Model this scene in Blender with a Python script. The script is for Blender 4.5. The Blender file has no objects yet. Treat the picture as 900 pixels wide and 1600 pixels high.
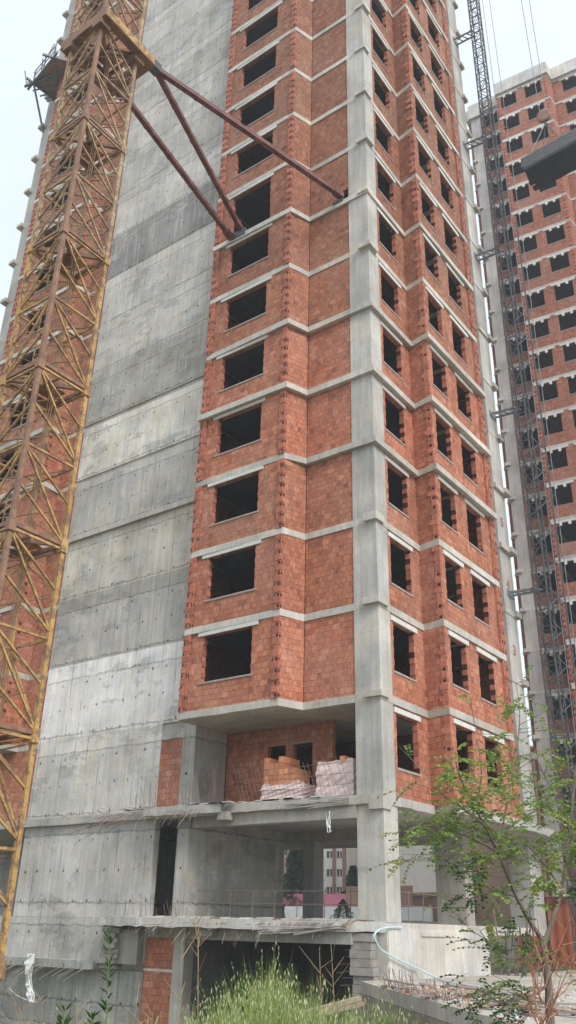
import bpy, math, random
from mathutils import Vector, Matrix
random.seed(7)
R = math.radians
sc = bpy.context.scene
col = sc.collection
# ------------------------------------------------------------------ camera
PITCH, ROLL, AZ, FPX = R(26.1344), R(1.3647), R(36.6055), 1330.97
FWD = Vector((-math.sin(AZ)*math.cos(PITCH), math.cos(AZ)*math.cos(PITCH), math.sin(PITCH)))
RT0 = Vector((math.cos(AZ), math.sin(AZ), 0)); UP0 = RT0.cross(FWD)
RT = RT0*math.cos(ROLL) + UP0*math.sin(ROLL); UPV = UP0*math.cos(ROLL) - RT0*math.sin(ROLL)
cd = bpy.data.cameras.new('camera'); cam = bpy.data.objects.new('camera', cd); col.objects.link(cam)
cam.matrix_world = Matrix(((RT.x, UPV.x, -FWD.x, 0), (RT.y, UPV.y, -FWD.y, 0), (RT.z, UPV.z, -FWD.z, 0), (0, 0, 0, 1)))
cd.sensor_fit = 'VERTICAL'; cd.sensor_height = 32; cd.sensor_width = 18; cd.lens = FPX/1600*32
cd.clip_start = 0.05; cd.clip_end = 3000
sc.camera = cam
# ------------------------------------------------------------------ world: overcast sky
SUN_EL, SUN_AZ = R(46), R(112)     # azimuth measured from +Y toward +X
w = bpy.data.worlds.new('World'); sc.world = w; w.use_nodes = True
nt = w.node_tree; nt.nodes.clear()
out = nt.nodes.new('ShaderNodeOutputWorld'); bg = nt.nodes.new('ShaderNodeBackground'); bg.inputs[1].default_value = 0.12
sky = nt.nodes.new('ShaderNodeTexSky'); sky.sky_type = 'NISHITA'; sky.sun_disc = False
sky.sun_elevation = SUN_EL; sky.sun_rotation = SUN_AZ; sky.dust_density = 3.0
mixn = nt.nodes.new('ShaderNodeMix'); mixn.data_type = 'RGBA'; mixn.inputs[0].default_value = 0.86
mixn.inputs[7].default_value = (6.35, 7.0, 7.5, 1)
# thin uneven cloud cover
tc = nt.nodes.new('ShaderNodeTexCoord'); nz = nt.nodes.new('ShaderNodeTexNoise'); nz.inputs['Scale'].default_value = 1.6; nz.inputs['Detail'].default_value = 4
mr = nt.nodes.new('ShaderNodeMapRange'); mr.inputs[1].default_value = .3; mr.inputs[2].default_value = .7; mr.inputs[3].default_value = .72; mr.inputs[4].default_value = .99
nt.links.new(tc.outputs['Generated'], nz.inputs['Vector']); nt.links.new(nz.outputs[0], mr.inputs[0]); nt.links.new(mr.outputs[0], mixn.inputs[0])
nt.links.new(sky.outputs[0], mixn.inputs[6]); nt.links.new(mixn.outputs[2], bg.inputs[0]); nt.links.new(bg.outputs[0], out.inputs[0])
sd = bpy.data.lights.new('sun', 'SUN'); sd.energy = 2.1; sd.angle = R(24); sd.color = (1, .975, .94)
so = bpy.data.objects.new('sun', sd); col.objects.link(so)
sdir = Vector((math.sin(SUN_AZ)*math.cos(SUN_EL), math.cos(SUN_AZ)*math.cos(SUN_EL), math.sin(SUN_EL)))
so.rotation_euler = sdir.to_track_quat('Z', 'Y').to_euler(); so.location = (20, -10, 60)
sc.view_settings.view_transform = 'Standard'; sc.view_settings.look = 'None'; sc.view_settings.gamma = 1
sc.view_settings.exposure = 0.60
sc.cycles.max_bounces = 6; sc.cycles.diffuse_bounces = 3

# ------------------------------------------------------------------ picture -> place (used to find real positions and sizes)
def ray(u, v): return FWD + RT*((u-450)/FPX) - UPV*((v-800)/FPX)
def atX(u, v, x): d = ray(u, v); return d*(x/d.x)
def atY(u, v, y): d = ray(u, v); return d*(y/d.y)
def atZ(u, v, z): d = ray(u, v); return d*(z/d.z)
def atD(u, v, D): d = ray(u, v); return d*(D/math.hypot(d.x, d.y))

# ------------------------------------------------------------------ materials
class NB:
    def __init__(s, name):
        s.m = bpy.data.materials.new(name); s.m.use_nodes = True; s.t = s.m.node_tree
        s.b = s.t.nodes['Principled BSDF']
    def n(s, typ, **kw):
        o = s.t.nodes.new(typ)
        for k, v in kw.items(): setattr(o, k, v)
        return o
    def link(s, a, b): s.t.links.new(a, b)
    def val(s, sock, v):
        if hasattr(v, 'links') or isinstance(v, bpy.types.NodeSocket): s.link(v, sock)
        else: sock.default_value = v
    def math(s, op, a, b=0.0, c=0.0, clamp=False):
        o = s.n('ShaderNodeMath', operation=op); o.use_clamp = clamp
        s.val(o.inputs[0], a); s.val(o.inputs[1], b)
        if op in ('MULTIPLY_ADD', 'WRAP'): s.val(o.inputs[2], c)
        return o.outputs[0]
    def pos(s):
        if not hasattr(s, '_p'): s._p = s.n('ShaderNodeTexCoord').outputs['Object']
        return s._p
    def xyz(s):
        if not hasattr(s, '_x'):
            o = s.n('ShaderNodeSeparateXYZ'); s.link(s.pos(), o.inputs[0]); s._x = o.outputs
        return s._x
    def comb(s, x, y, z):
        o = s.n('ShaderNodeCombineXYZ'); s.val(o.inputs[0], x); s.val(o.inputs[1], y); s.val(o.inputs[2], z); return o.outputs[0]
    def noise(s, scale, detail=3, rough=.55, vec=None, stretch=None):
        o = s.n('ShaderNodeTexNoise'); o.inputs['Scale'].default_value = scale; o.inputs['Detail'].default_value = detail
        o.inputs['Roughness'].default_value = rough
        v = vec if vec is not None else s.pos()
        if stretch:
            m = s.n('ShaderNodeVectorMath', operation='MULTIPLY'); s.link(v, m.inputs[0]); m.inputs[1].default_value = stretch; v = m.outputs[0]
        s.link(v, o.inputs['Vector']); return o.outputs[0]
    def rng(s, v, a, b, c, d):
        o = s.n('ShaderNodeMapRange'); s.val(o.inputs[0], v)
        for i, q in enumerate((a, b, c, d)): o.inputs[i+1].default_value = q
        return o.outputs[0]
    def mix(s, f, a, b, mode='MIX'):
        o = s.n('ShaderNodeMix', data_type='RGBA', blend_type=mode)
        s.val(o.inputs[0], f); s.val(o.inputs[6], a if not isinstance(a, tuple) else (*a[:3], 1)); s.val(o.inputs[7], b if not isinstance(b, tuple) else (*b[:3], 1))
        return o.outputs[2]
    def scale(s, c, f):      # colour * float
        o = s.n('ShaderNodeVectorMath', operation='SCALE'); s.val(o.inputs[0], c); s.val(o.inputs['Scale'], f); return o.outputs[0]
    def done(s, color, rough=.85, bump=None, bs=.3, bd=.02, metal=0.0, spec=.3):
        s.val(s.b.inputs['Base Color'], color if not isinstance(color, tuple) else (*color[:3], 1)); s.val(s.b.inputs['Roughness'], rough)
        s.b.inputs['Metallic'].default_value = metal; s.b.inputs['Specular IOR Level'].default_value = spec
        if bump is not None:
            o = s.n('ShaderNodeBump'); o.inputs['Strength'].default_value = bs; o.inputs['Distance'].default_value = bd
            s.link(bump, o.inputs['Height']); s.link(o.outputs[0], s.b.inputs['Normal'])
        return s.m
    def objcol(s): return s.n('ShaderNodeObjectInfo').outputs['Color']

def m_plain(name, c, var=.25, scale=3, rough=.85, bs=.2, spec=.3, metal=0):
    b = NB(name); n = b.noise(scale, 5, .6); n2 = b.noise(scale*9, 3)
    f = b.math('ADD', b.rng(n, .25, .75, 1-var, 1+var), b.rng(n2, .3, .7, -.08, .08))
    return b.done(b.scale((*c, ) if False else b.mix(0, c, c), f), rough, n2, bs, .01, metal, spec)

def m_concrete(name, panels=False, base=None):
    b = NB(name); x, y, z = b.xyz()
    c = b.objcol() if base is None else b.mix(0, base, base)
    big = b.noise(.55, 5, .6); fine = b.noise(14, 4, .6)
    streak = b.noise(1.0, 4, .65, stretch=(5.5, 5.5, .45)); streak2 = b.noise(1.0, 3, .6, stretch=(16, 16, .8))
    f = b.math('MULTIPLY', b.rng(big, .3, .72, .76, 1.26), b.rng(fine, .3, .7, .92, 1.07))
    f = b.math('MULTIPLY', f, b.rng(streak, .35, .7, .87, 1.10))
    f = b.math('MULTIPLY', f, b.rng(streak2, .3, .75, .96, 1.03))
    # dirt patches
    d = b.rng(b.noise(.9, 6, .7, stretch=(1, 1, 1.7)), .60, .68, 0, 1)
    f = b.math('MULTIPLY', f, b.math('SUBTRACT', 1.0, b.math('MULTIPLY', d, .20)))
    colr = b.mix(b.rng(b.noise(.8, 3), .35, .65, .15, .8), c, b.mix(1.0, c, (1.10, 1.0, .86), 'MULTIPLY'))
    bump = fine
    if panels:
        u = b.math('ADD', x, b.math('MULTIPLY', b.noise(.7, 2), .05))
        mu = b.math('PINGPONG', u, .36)                      # 0 at joints 0.72 m apart
        j = b.rng(mu, .008, .022, 1, 0)
        pres = b.rng(b.noise(1.1, 3, .6, stretch=(4, 1, .8)), .48, .66, .04, .65)
        f = b.math('MULTIPLY', f, b.math('SUBTRACT', 1.0, b.math('MULTIPLY', j, pres)))
        # per board tone
        wn = b.n('ShaderNodeTexWhiteNoise', noise_dimensions='2D')
        b.link(b.comb(b.math('FLOOR', b.math('DIVIDE', u, .72)), b.math('FLOOR', b.math('DIVIDE', b.math('SUBTRACT', z, .615), 3.0)), 0), wn.inputs[0])
        f = b.math('MULTIPLY', f, b.rng(wn.outputs[0], 0, 1, .97, 1.03))
        # formwork tie holes
        hx = b.math('SUBTRACT', b.math('FLOORED_MODULO', b.math('ADD', x, b.math('MULTIPLY', b.noise(1.7, 1), .35)), .72), .36)
        hz = b.math('SUBTRACT', b.math('FLOORED_MODULO', b.math('ADD', b.math('SUBTRACT', z, .315), b.math('MULTIPLY', b.noise(.8, 1), .1)), 1.0), .5)
        r2 = b.math('SQRT', b.math('ADD', b.math('MULTIPLY', hx, hx), b.math('MULTIPLY', b.math('MULTIPLY', hz, hz), .5)))
        hole = b.math('MULTIPLY', b.rng(r2, .024, .046, 1, 0), b.rng(b.noise(1.3, 2), .40, .55, .25, .9))
        f = b.math('MULTIPLY', f, b.math('SUBTRACT', 1.0, hole))
        # rough pour joints near the floor lines
        zz = b.math('ADD', b.math('FLOORED_MODULO', b.math('SUBTRACT', z, .615), 3.0), b.rng(b.noise(2.6, 6, .75), .2, .8, -.10, .10))
        l1 = b.rng(b.math('ABSOLUTE', b.math('SUBTRACT', zz, 2.38)), .0, .045, .55, 0)
        l2 = b.rng(b.math('ABSOLUTE', b.math('SUBTRACT', zz, 0.10)), .0, .05, .6, 0)
        f = b.math('MULTIPLY', f, b.math('SUBTRACT', 1.0, b.math('MULTIPLY', b.math('ADD', l1, l2), b.rng(b.noise(2.2, 3), .32, .55, .2, 1))))
        band = b.math('GREATER_THAN', zz, 2.38)
        wn2 = b.n('ShaderNodeTexWhiteNoise', noise_dimensions='1D'); b.link(b.math('FLOOR', b.math('DIVIDE', b.math('ADD', z, 2.0), 3.0)), wn2.inputs['W'])
        f = b.math('MULTIPLY', f, b.math('ADD', 1.0, b.math('MULTIPLY', band, b.rng(wn2.outputs[0], 0, 1, -.17, .16))))
        # run-down white laitance streaks
        ws = b.math('MULTIPLY', b.rng(b.noise(1, 4, .6, stretch=(9, 1, .45)), .54, .66, 0, .6), b.rng(b.noise(.35, 2), .45, .56, 0, 1))
        colr = b.mix(ws, colr, (.62, .63, .64))
        pt = b.math('MULTIPLY', b.rng(b.noise(.8, 6, .72, stretch=(.6, 1, 1.3)), .54, .575, 0, .34), b.rng(b.noise(.22, 2), .44, .52, 0, 1))
        lp_ = b.math('MULTIPLY', b.rng(b.noise(.7, 6, .75, stretch=(.7, 1, 1.5)), .40, .43, .42, 0), b.rng(b.noise(.3, 2), .50, .58, 0, 1)); colr = b.mix(lp_, colr, (.66, .65, .61))
        colr = b.mix(pt, colr, (.17, .175, .175))
        bump = b.math('SUBTRACT', fine, b.math('MULTIPLY', j, 2.0))
    return b.done(b.scale(colr, f), .9, bump, .35, .01, 0, .2)

def m_brick(name, dusty=0.0):
    b = NB(name); x, y, z = b.xyz()
    jit = b.math('MULTIPLY', b.math('SUBTRACT', b.noise(3.0, 2), .5), .05)
    u = b.math('ADD', b.math('ADD', x, y), jit)
    zv = b.math('ADD', b.math('SUBTRACT', z, .615), b.math('MULTIPLY', b.math('SUBTRACT', b.noise(1.2, 2), .5), .03))
    t = b.n('ShaderNodeTexBrick'); b.link(b.comb(u, zv, 0), t.inputs['Vector'])
    t.offset = .5; t.inputs['Scale'].default_value = 1; t.inputs['Brick Width'].default_value = .215; t.inputs['Row Height'].default_value = .1965
    t.inputs['Mortar Size'].default_value = .011; t.inputs['Mortar Smooth'].default_value = .25; t.inputs['Bias'].default_value = 0
    t.inputs['Color1'].default_value = (.465, .178, .096, 1); t.inputs['Color2'].default_value = (.335, .110, .062, 1); t.inputs['Mortar'].default_value = (.20, .095, .07, 1)
    c = t.outputs[0]; fac = t.outputs[1]
    # cell based odd bricks
    row = b.math('FLOOR', b.math('DIVIDE', zv, .1965)); sh = b.math('MULTIPLY', b.math('FLOORED_MODULO', row, 2.0), .1075)
    wn = b.n('ShaderNodeTexWhiteNoise', noise_dimensions='2D'); b.link(b.comb(b.math('FLOOR', b.math('DIVIDE', b.math('ADD', u, sh), .215)), row, 0), wn.inputs[0])
    odd = b.rng(wn.outputs[0], .93, .95, 0, .45); c = b.mix(odd, c, (.58, .29, .20))
    dk = b.rng(wn.outputs[0], .05, .045, 0, .5); c = b.mix(dk, c, (.16, .055, .04))
    # smeared mortar, dust
    sm = b.math('MULTIPLY', b.rng(b.noise(7, 4, .7), .52, .68, 0, .75), b.rng(fac, 0, 1, .22, 1))
    c = b.mix(sm, c, (.50, .38, .31))
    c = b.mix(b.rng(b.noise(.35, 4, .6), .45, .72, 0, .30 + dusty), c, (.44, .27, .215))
    f = b.math('MULTIPLY', b.rng(b.noise(.8, 4, .6), .3, .7, .86, 1.12), b.rng(b.noise(25, 3), .3, .7, .9, 1.08))
    c = b.mix(b.math('MULTIPLY', b.rng(b.noise(1.0, 4, .6, stretch=(2.5, 2.5, .5)), .52, .68, 0, .45), b.rng(b.noise(.25, 2), .42, .55, 0, 1)), c, (.22, .10, .07))
    gap = b.math('MULTIPLY', b.rng(b.noise(9, 3, .7), .52, .60, 0, .75), fac); c = b.mix(gap, c, (.07, .03, .022))
    h = b.math('SUBTRACT', b.math('MULTIPLY', b.noise(20, 3), .3), fac)
    h = b.math('ADD', h, b.math('MULTIPLY', wn.outputs[0], .5))
    c = b.mix(1.0, c, b.objcol(), 'MULTIPLY')
    return b.done(b.scale(c, f), .9, h, .5, .012, 0, .15)

def m_tooth(name, c):
    b = NB(name); i = b.n('ShaderNodeNewGeometry').outputs['Random Per Island']
    cc = b.mix(i, tuple(k*.72 for k in c), tuple(min(1, k*1.25) for k in c))
    return b.done(b.scale(cc, b.rng(b.noise(9, 3), .3, .7, .85, 1.12)), .9)

def m_leaf(name, c1, c2):
    b = NB(name); i = b.n('ShaderNodeNewGeometry').outputs['Random Per Island']
    c = b.mix(i, c1, c2); b.done(c, .6, spec=.3)
    tr = b.n('ShaderNodeBsdfTranslucent'); b.link(b.mix(1.0, c, (1.3, 1.4, .7), 'MULTIPLY'), tr.inputs[0])
    mx = b.n('ShaderNodeMixShader'); mx.inputs[0].default_value = .35
    b.link(b.b.outputs[0], mx.inputs[1]); b.link(tr.outputs[0], mx.inputs[2]); b.link(mx.outputs[0], b.t.nodes['Material Output'].inputs[0])
    return b.m

def m_paint(name, paint, rust, amt=.5, sc_=3.5):
    b = NB(name); n = b.noise(sc_, 6, .7); n2 = b.noise(sc_*8, 3)
    f = b.rng(b.math('ADD', n, b.math('MULTIPLY', n2, .2)), .72-amt*.35, .80-amt*.35, 0, 1)
    c = b.mix(f, paint, rust)
    return b.done(b.scale(c, b.rng(b.noise(1.2, 3), .3, .7, .82, 1.15)), b.rng(f, 0, 1, .5, .85), n2, .2, .004, 0, .35)

M = {}
M['conc'] = m_concrete('concrete'); M['panel'] = m_concrete('formed_concrete', True)
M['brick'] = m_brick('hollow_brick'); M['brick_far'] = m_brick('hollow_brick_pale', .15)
M['tooth'] = m_tooth('brick_ends', (.43, .155, .10)); M['cavity'] = m_plain('brick_cavity', (.07, .022, .014), .3, 6)
M['pallet_brick'] = m_tooth('new_hollow_brick', (.66, .27, .14))
M['lintel'] = m_plain('precast_lintel', (.64, .625, .585), .12, 2)
M['sill'] = m_plain('mortar_sill', (.36, .30, .27), .25, 4)
M['rebar'] = m_plain('rusty_rebar', (.21, .15, .12), .4, 12)
M['rebar_pale'] = m_plain('dusty_rebar', (.36, .32, .28), .3, 12)
M['crane'] = m_paint('crane_yellow', (.50, .30, .105), (.25, .15, .085), .42)
M['crane_brown'] = m_paint('crane_brown', (.20, .105, .078), (.30, .17, .10), .5)
M['crane_pale'] = m_paint('crane_faded', (.46, .32, .17), (.27, .18, .12), .5)
M['maroon'] = m_paint('maroon_steel', (.135, .042, .042), (.23, .10, .08), .45)
M['dark_steel'] = m_plain('dark_steel', (.10, .105, .112), .3, 8, .6)
M['grey_steel'] = m_plain('grey_steel', (.20, .21, .22), .3, 8, .6)
M['wood'] = m_plain('weathered_board', (.40, .31, .24), .3, 5)
M['wood_grey'] = m_plain('grey_board', (.33, .30, .27), .3, 5)
M['plank_and_shade'] = m_plain('stained_timber_and_shade', (.06, .062, .075), .35, 4)  # timber of the crane load, also the painted shade inside rooms
M['wrap'] = m_plain('dusty_pink_wrap', (.74, .58, .55), .18, 6, .45, .4, .5)
M['white_plastic'] = m_plain('white_plastic', (.74, .74, .71), .1, 5, .5)
M['hose'] = m_plain('pale_hose', (.50, .68, .70), .06, 4, .45)
M['rust_sheet'] = m_plain('rust_red_sheet', (.46, .15, .08), .14, 1.2, .7)
M['cream'] = m_plain('cream_render', (.80, .76, .68), .05, .3)
M['brown_r'] = m_plain('brown_render', (.33, .20, .15), .1, .3)
M['tan'] = m_plain('tan_render', (.42, .28, .20), .1, .3)
M['pink'] = m_plain('pink_hoarding', (.60, .20, .28), .06, .4)
M['white'] = m_plain('white_render', (.74, .74, .73), .05, .4)
M['glass'] = m_plain('dark_glass', (.05, .06, .07), .1, 2, .15, 0, .6)
M['redpaint'] = m_plain('faded_red_paint', (.42, .16, .14), .35, 9)
M['rusty_wood'] = m_plain('hook_timber', (.36, .22, .18), .3, 3)
M['bark'] = m_plain('bark', (.20, .165, .135), .3, 9)
M['bark_pale'] = m_plain('pale_stem', (.34, .28, .22), .25, 9)
M['leaf'] = m_leaf('leaf', (.11, .19, .05), (.27, .36, .11))
M['leaf_y'] = m_leaf('leaf_yellowing', (.20, .27, .06), (.42, .40, .10))
M['leaf_d'] = m_leaf('leaf_dark', (.03, .07, .025), (.075, .13, .045))
M['grass'] = m_leaf('grass_blade', (.11, .17, .045), (.32, .38, .14))
M['oat'] = m_leaf('oat_spikelet', (.34, .38, .20), (.60, .60, .40))
M['dry'] = m_leaf('dry_stalk', (.34, .24, .16), (.52, .40, .28))
M['dryred'] = m_leaf('dead_red_twig', (.40, .17, .11), (.62, .36, .26))
M['conifer'] = m_leaf('conifer_needles', (.03, .055, .03), (.06, .10, .05))

# ------------------------------------------------------------------ mesh helper
class MB:
    def __init__(s): s.v = []; s.f = []; s.mi = []; s.cur = 0
    def add(s, vs, fs, mi=None):
        o = len(s.v); s.v += [tuple(p) for p in vs]
        for f in fs: s.f.append(tuple(o+i for i in f)); s.mi.append(s.cur if mi is None else mi)
    def box(s, x0, x1, y0, y1, z0, z1, mi=None):
        if x0 > x1: x0, x1 = x1, x0
        if y0 > y1: y0, y1 = y1, y0
        if z0 > z1: z0, z1 = z1, z0
        s.add([(x0, y0, z0), (x1, y0, z0), (x1, y1, z0), (x0, y1, z0), (x0, y0, z1), (x1, y0, z1), (x1, y1, z1), (x0, y1, z1)],
              [(3, 2, 1, 0), (4, 5, 6, 7), (0, 1, 5, 4), (1, 2, 6, 5), (2, 3, 7, 6), (3, 0, 4, 7)], mi)
    def prism(s, poly, z0, z1, mi=None):       # poly CCW
        n = len(poly)
        s.add([(p[0], p[1], z0) for p in poly]+[(p[0], p[1], z1) for p in poly],
              [tuple(range(n-1, -1, -1)), tuple(range(n, 2*n))]+[(i, (i+1) % n, n+(i+1) % n, n+i) for i in range(n)], mi)
    def rough_prism(s, poly, z0, z1, step=.45, a=.012, mi=None):
        pts = []
        for i in range(len(poly)):
            A_ = Vector(poly[i][:2]); B_ = Vector(poly[(i+1) % len(poly)][:2]); n = max(1, int((B_-A_).length/step)) if (B_-A_).length < 9 else 12
            for k in range(n):
                q = A_.lerp(B_, k/n); d_ = (B_-A_).normalized(); nn = Vector((d_.y, -d_.x)); e = G.uniform(-.2, 1)*a if k else 0
                pts.append((q.x+nn.x*e, q.y+nn.y*e))
        n = len(pts); lo = [z0-G.uniform(0, 1)*a*1.2 for _ in pts]
        s.add([(p[0], p[1], l) for p, l in zip(pts, lo)]+[(p[0], p[1], z1) for p in pts],
              [tuple(range(n-1, -1, -1)), tuple(range(n, 2*n))]+[(i, (i+1) % n, n+(i+1) % n, n+i) for i in range(n)], mi)
    def beam(s, p, q, w=.05, h=None, mi=None, up=(0, 0, 1)):
        h = h or w; p = Vector(p); q = Vector(q); d = q-p
        if d.length < 1e-6: return
        d.normalize(); u = Vector(up)
        if abs(d.dot(u)) > .98: u = Vector((1, 0, 0))
        a = d.cross(u).normalized()*(w/2); b = a.cross(d).normalized()*(h/2)
        s.add([p-a-b, p+a-b, p+a+b, p-a+b, q-a-b, q+a-b, q+a+b, q-a+b],
              [(0, 1, 2, 3), (7, 6, 5, 4), (1, 0, 4, 5), (2, 1, 5, 6), (3, 2, 6, 7), (0, 3, 7, 4)], mi)
    def tube(s, pts, r, n=5, mi=None):
        pts = [Vector(p) for p in pts]; rs = r if isinstance(r, (list, tuple)) else [r]*len(pts)
        vs = []; fs = []
        for i, p in enumerate(pts):
            d = (pts[min(i+1, len(pts)-1)]-pts[max(i-1, 0)])
            d = d.normalized() if d.length > 1e-9 else Vector((0, 0, 1))
            u = Vector((0, 0, 1)) if abs(d.z) < .9 else Vector((1, 0, 0))
            a = d.cross(u).normalized(); b = a.cross(d)
            for k in range(n):
                t = 2*math.pi*k/n; vs.append(p+(a*math.cos(t)+b*math.sin(t))*rs[i])
        for i in range(len(pts)-1):
            for k in range(n): fs.append((i*n+k, i*n+(k+1) % n, (i+1)*n+(k+1) % n, (i+1)*n+k))
        fs.append(tuple(range(n-1, -1, -1))); fs.append(tuple(range((len(pts)-1)*n, len(pts)*n)))
        s.add(vs, fs, mi)
    def wall(s, A, B, t, z0, z1, holes=(), mi=None):
        """wall from A to B (outer face), thickness t to the LEFT of A->B; holes (s0,s1,za,zb)"""
        A = Vector((A[0], A[1])); B = Vector((B[0], B[1])); L = (B-A).length; d = (B-A)/L; nrm = Vector((-d.y, d.x))
        ss = sorted({0, L, *[h[0] for h in holes], *[h[1] for h in holes]}); zs = sorted({z0, z1, *[h[2] for h in holes], *[h[3] for h in holes]})
        def solid(i, j):
            if i < 0 or j < 0 or i >= len(ss)-1 or j >= len(zs)-1: return False
            cs = (ss[i]+ss[i+1])/2; cz = (zs[j]+zs[j+1])/2
            return not any(h[0] < cs < h[1] and h[2] < cz < h[3] for h in holes)
        def P(sv, k, z): q = A+d*sv+nrm*(t*k); return (q.x, q.y, z)
        for i in range(len(ss)-1):
            for j in range(len(zs)-1):
                if not solid(i, j): continue
                a, b, c, e = ss[i], ss[i+1], zs[j], zs[j+1]
                s.add([P(a, 0, c), P(b, 0, c), P(b, 0, e), P(a, 0, e)], [(0, 1, 2, 3)], mi)
                s.add([P(a, 1, c), P(b, 1, c), P(b, 1, e), P(a, 1, e)], [(3, 2, 1, 0)], mi)
                if not solid(i-1, j): s.add([P(a, 0, c), P(a, 0, e), P(a, 1, e), P(a, 1, c)], [(0, 1, 2, 3)], mi)
                if not solid(i+1, j): s.add([P(b, 0, c), P(b, 1, c), P(b, 1, e), P(b, 0, e)], [(0, 1, 2, 3)], mi)
                if not solid(i, j-1): s.add([P(a, 0, c), P(a, 1, c), P(b, 1, c), P(b, 0, c)], [(0, 1, 2, 3)], mi)
                if not solid(i, j+1): s.add([P(a, 0, e), P(b, 0, e), P(b, 1, e), P(a, 1, e)], [(0, 1, 2, 3)], mi)
    def build(s, name, mats, parent=None, color=None):
        me = bpy.data.meshes.new(name); me.from_pydata(s.v, [], s.f)
        for m in (mats if isinstance(mats, (list, tuple)) else [mats] if mats else []): me.materials.append(m)
        if any(s.mi): me.polygons.foreach_set('material_index', s.mi)
        me.update(); o = bpy.data.objects.new(name, me); col.objects.link(o)
        if parent is not None:
            o.parent = parent; M_ = parent.get('_w'); base = Vector(parent['_o']) if '_o' in parent else Vector((0, 0, 0))
            o.matrix_parent_inverse = Matrix.Translation(-base); o['_o'] = [0, 0, 0]
        if color: o.color = (*color, 1)
        return o
def thing(name, label, cat, loc, group=None):
    o = bpy.data.objects.new(name, None); col.objects.link(o); o.location = loc; o.empty_display_size = .2
    o['label'] = label; o['category'] = cat; o['_o'] = list(loc)
    if group: o['group'] = group
    return o
def tag(o, label, cat, group=None):
    o['label'] = label; o['category'] = cat
    if group: o['group'] = group
    return o
def struct(o, kind='structure'): o['kind'] = kind; return o
G = random.Random(3)
def cg(v, t=0): return (v*(1+.02*t), v, v*(1-.05*t))

# ------------------------------------------------------------------ ground
def smooth(a, b, x): t = max(0, min(1, (x-a)/(b-a))); return t*t*(3-2*t)
def gz(x, y):
    d = math.hypot(x, y)
    z = -1.5-2.1*smooth(8.5, 15, d)
    f = smooth(35, 39, y); z = z*(1-f)+(-1.2+2.2*smooth(39, 75, y))*f
    b = smooth(45, 90, math.hypot(x, y))
    z = z*(1-b)+max(z, .9)*b
    return z+.05*math.sin(x*1.3)*math.cos(y*1.7)
xs = [-900, -500, -250, -140]+[-90+3*i for i in range(10)]+[-60+1.0*i for i in range(81)]+[25, 35, 60, 120, 300, 900]
ys = [-300, -100, -40, -15]+[-8+1.0*i for i in range(55)]+[50+4*i for i in range(15)]+[130, 200, 400, 900]
mb = MB(); mb.v = [(x, y, gz(x, y)) for y in ys for x in xs]; nx = len(xs)
for j in range(len(ys)-1):
    for i in range(nx-1): mb.f.append((j*nx+i, j*nx+i+1, (j+1)*nx+i+1, (j+1)*nx+i)); mb.mi.append(0)
b = NB('earth'); c = b.mix(b.rng(b.noise(.5, 5, .6), .4, .6, 0, 1), (.16, .13, .09), (.10, .12, .05)); gm = b.done(b.scale(c, b.rng(b.noise(5, 4), .3, .7, .7, 1.2)), .95, b.noise(8, 4), .5, .05)
struct(mb.build('ground', gm))

# ------------------------------------------------------------------ TOWER
def S(i): return 3.615+3*(12-i)
TOP = -8
tower = thing('tower_block', 'tall unfinished red brick tower with grey concrete shear wall and corner columns, nearest building', 'building', (-25, 28, -3.6))
XC, YC = -12.97, 22.43
out_up = [(-38.1, 22.4), (-35.75, 22.4), (-35.75, 21.42), (-30.35, 21.42), (-30.35, 22.4), (-20.45, 22.4), (-20.4, 21.45), (-16.2, 21.5), (-15.88, 22.42),
          (XC, 22.42), (-12.98, 25.5), (-12.12, 25.32), (-12.05, 30.4), (-13.9, 30.45), (-13.9, 33.15), (-12.96, 33.15), (-12.96, 34.4), (-38.1, 34.4)]
def offs(poly, ext):    # push chosen vertices outward
    r = []
    for i, p in enumerate(poly): r.append((p[0]+ext.get(i, (0, 0))[0], p[1]+ext.get(i, (0, 0))[1]))
    return r
led = {0: (0, -.16), 1: (-.16, -.16), 2: (-.16, -.16), 3: (.16, -.16), 4: (.16, -.16), 5: (-.1, -.16), 6: (-.1, -.16), 7: (.14, -.16), 8: (.12, -.16), 9: (.16, -.16), 10: (.16, -.1), 11: (.16, -.12), 12: (.16, .12), 15: (.12, 0), 16: (.12, 0)}
led_r = {k: v for k, v in led.items() if k >= 9}
led_c = {k: v for k, v in led.items() if k <= 5 or k >= 8}
small = {k: (v[0]*.12, v[1]*.12) for k, v in led.items()}
out_up[4] = (-30.35, 22.47); out_up[5] = (-20.45, 22.47)
led[4] = (.16, -.23); led_w = dict(led); led_w[5] = (0, -.23)
for q_ in (led,): q_[4] = (.1, 0); q_[5] = (0, 0)
led_c = {k: v for k, v in led_w.items() if k <= 5 or k >= 8}
small = {k: (v[0]*.12, v[1]*.12) for k, v in led.items()}
tones = {12: .40, 11: .40, 10: .46, 9: .46, 8: .42, 7: .50, 6: .44}
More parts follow.
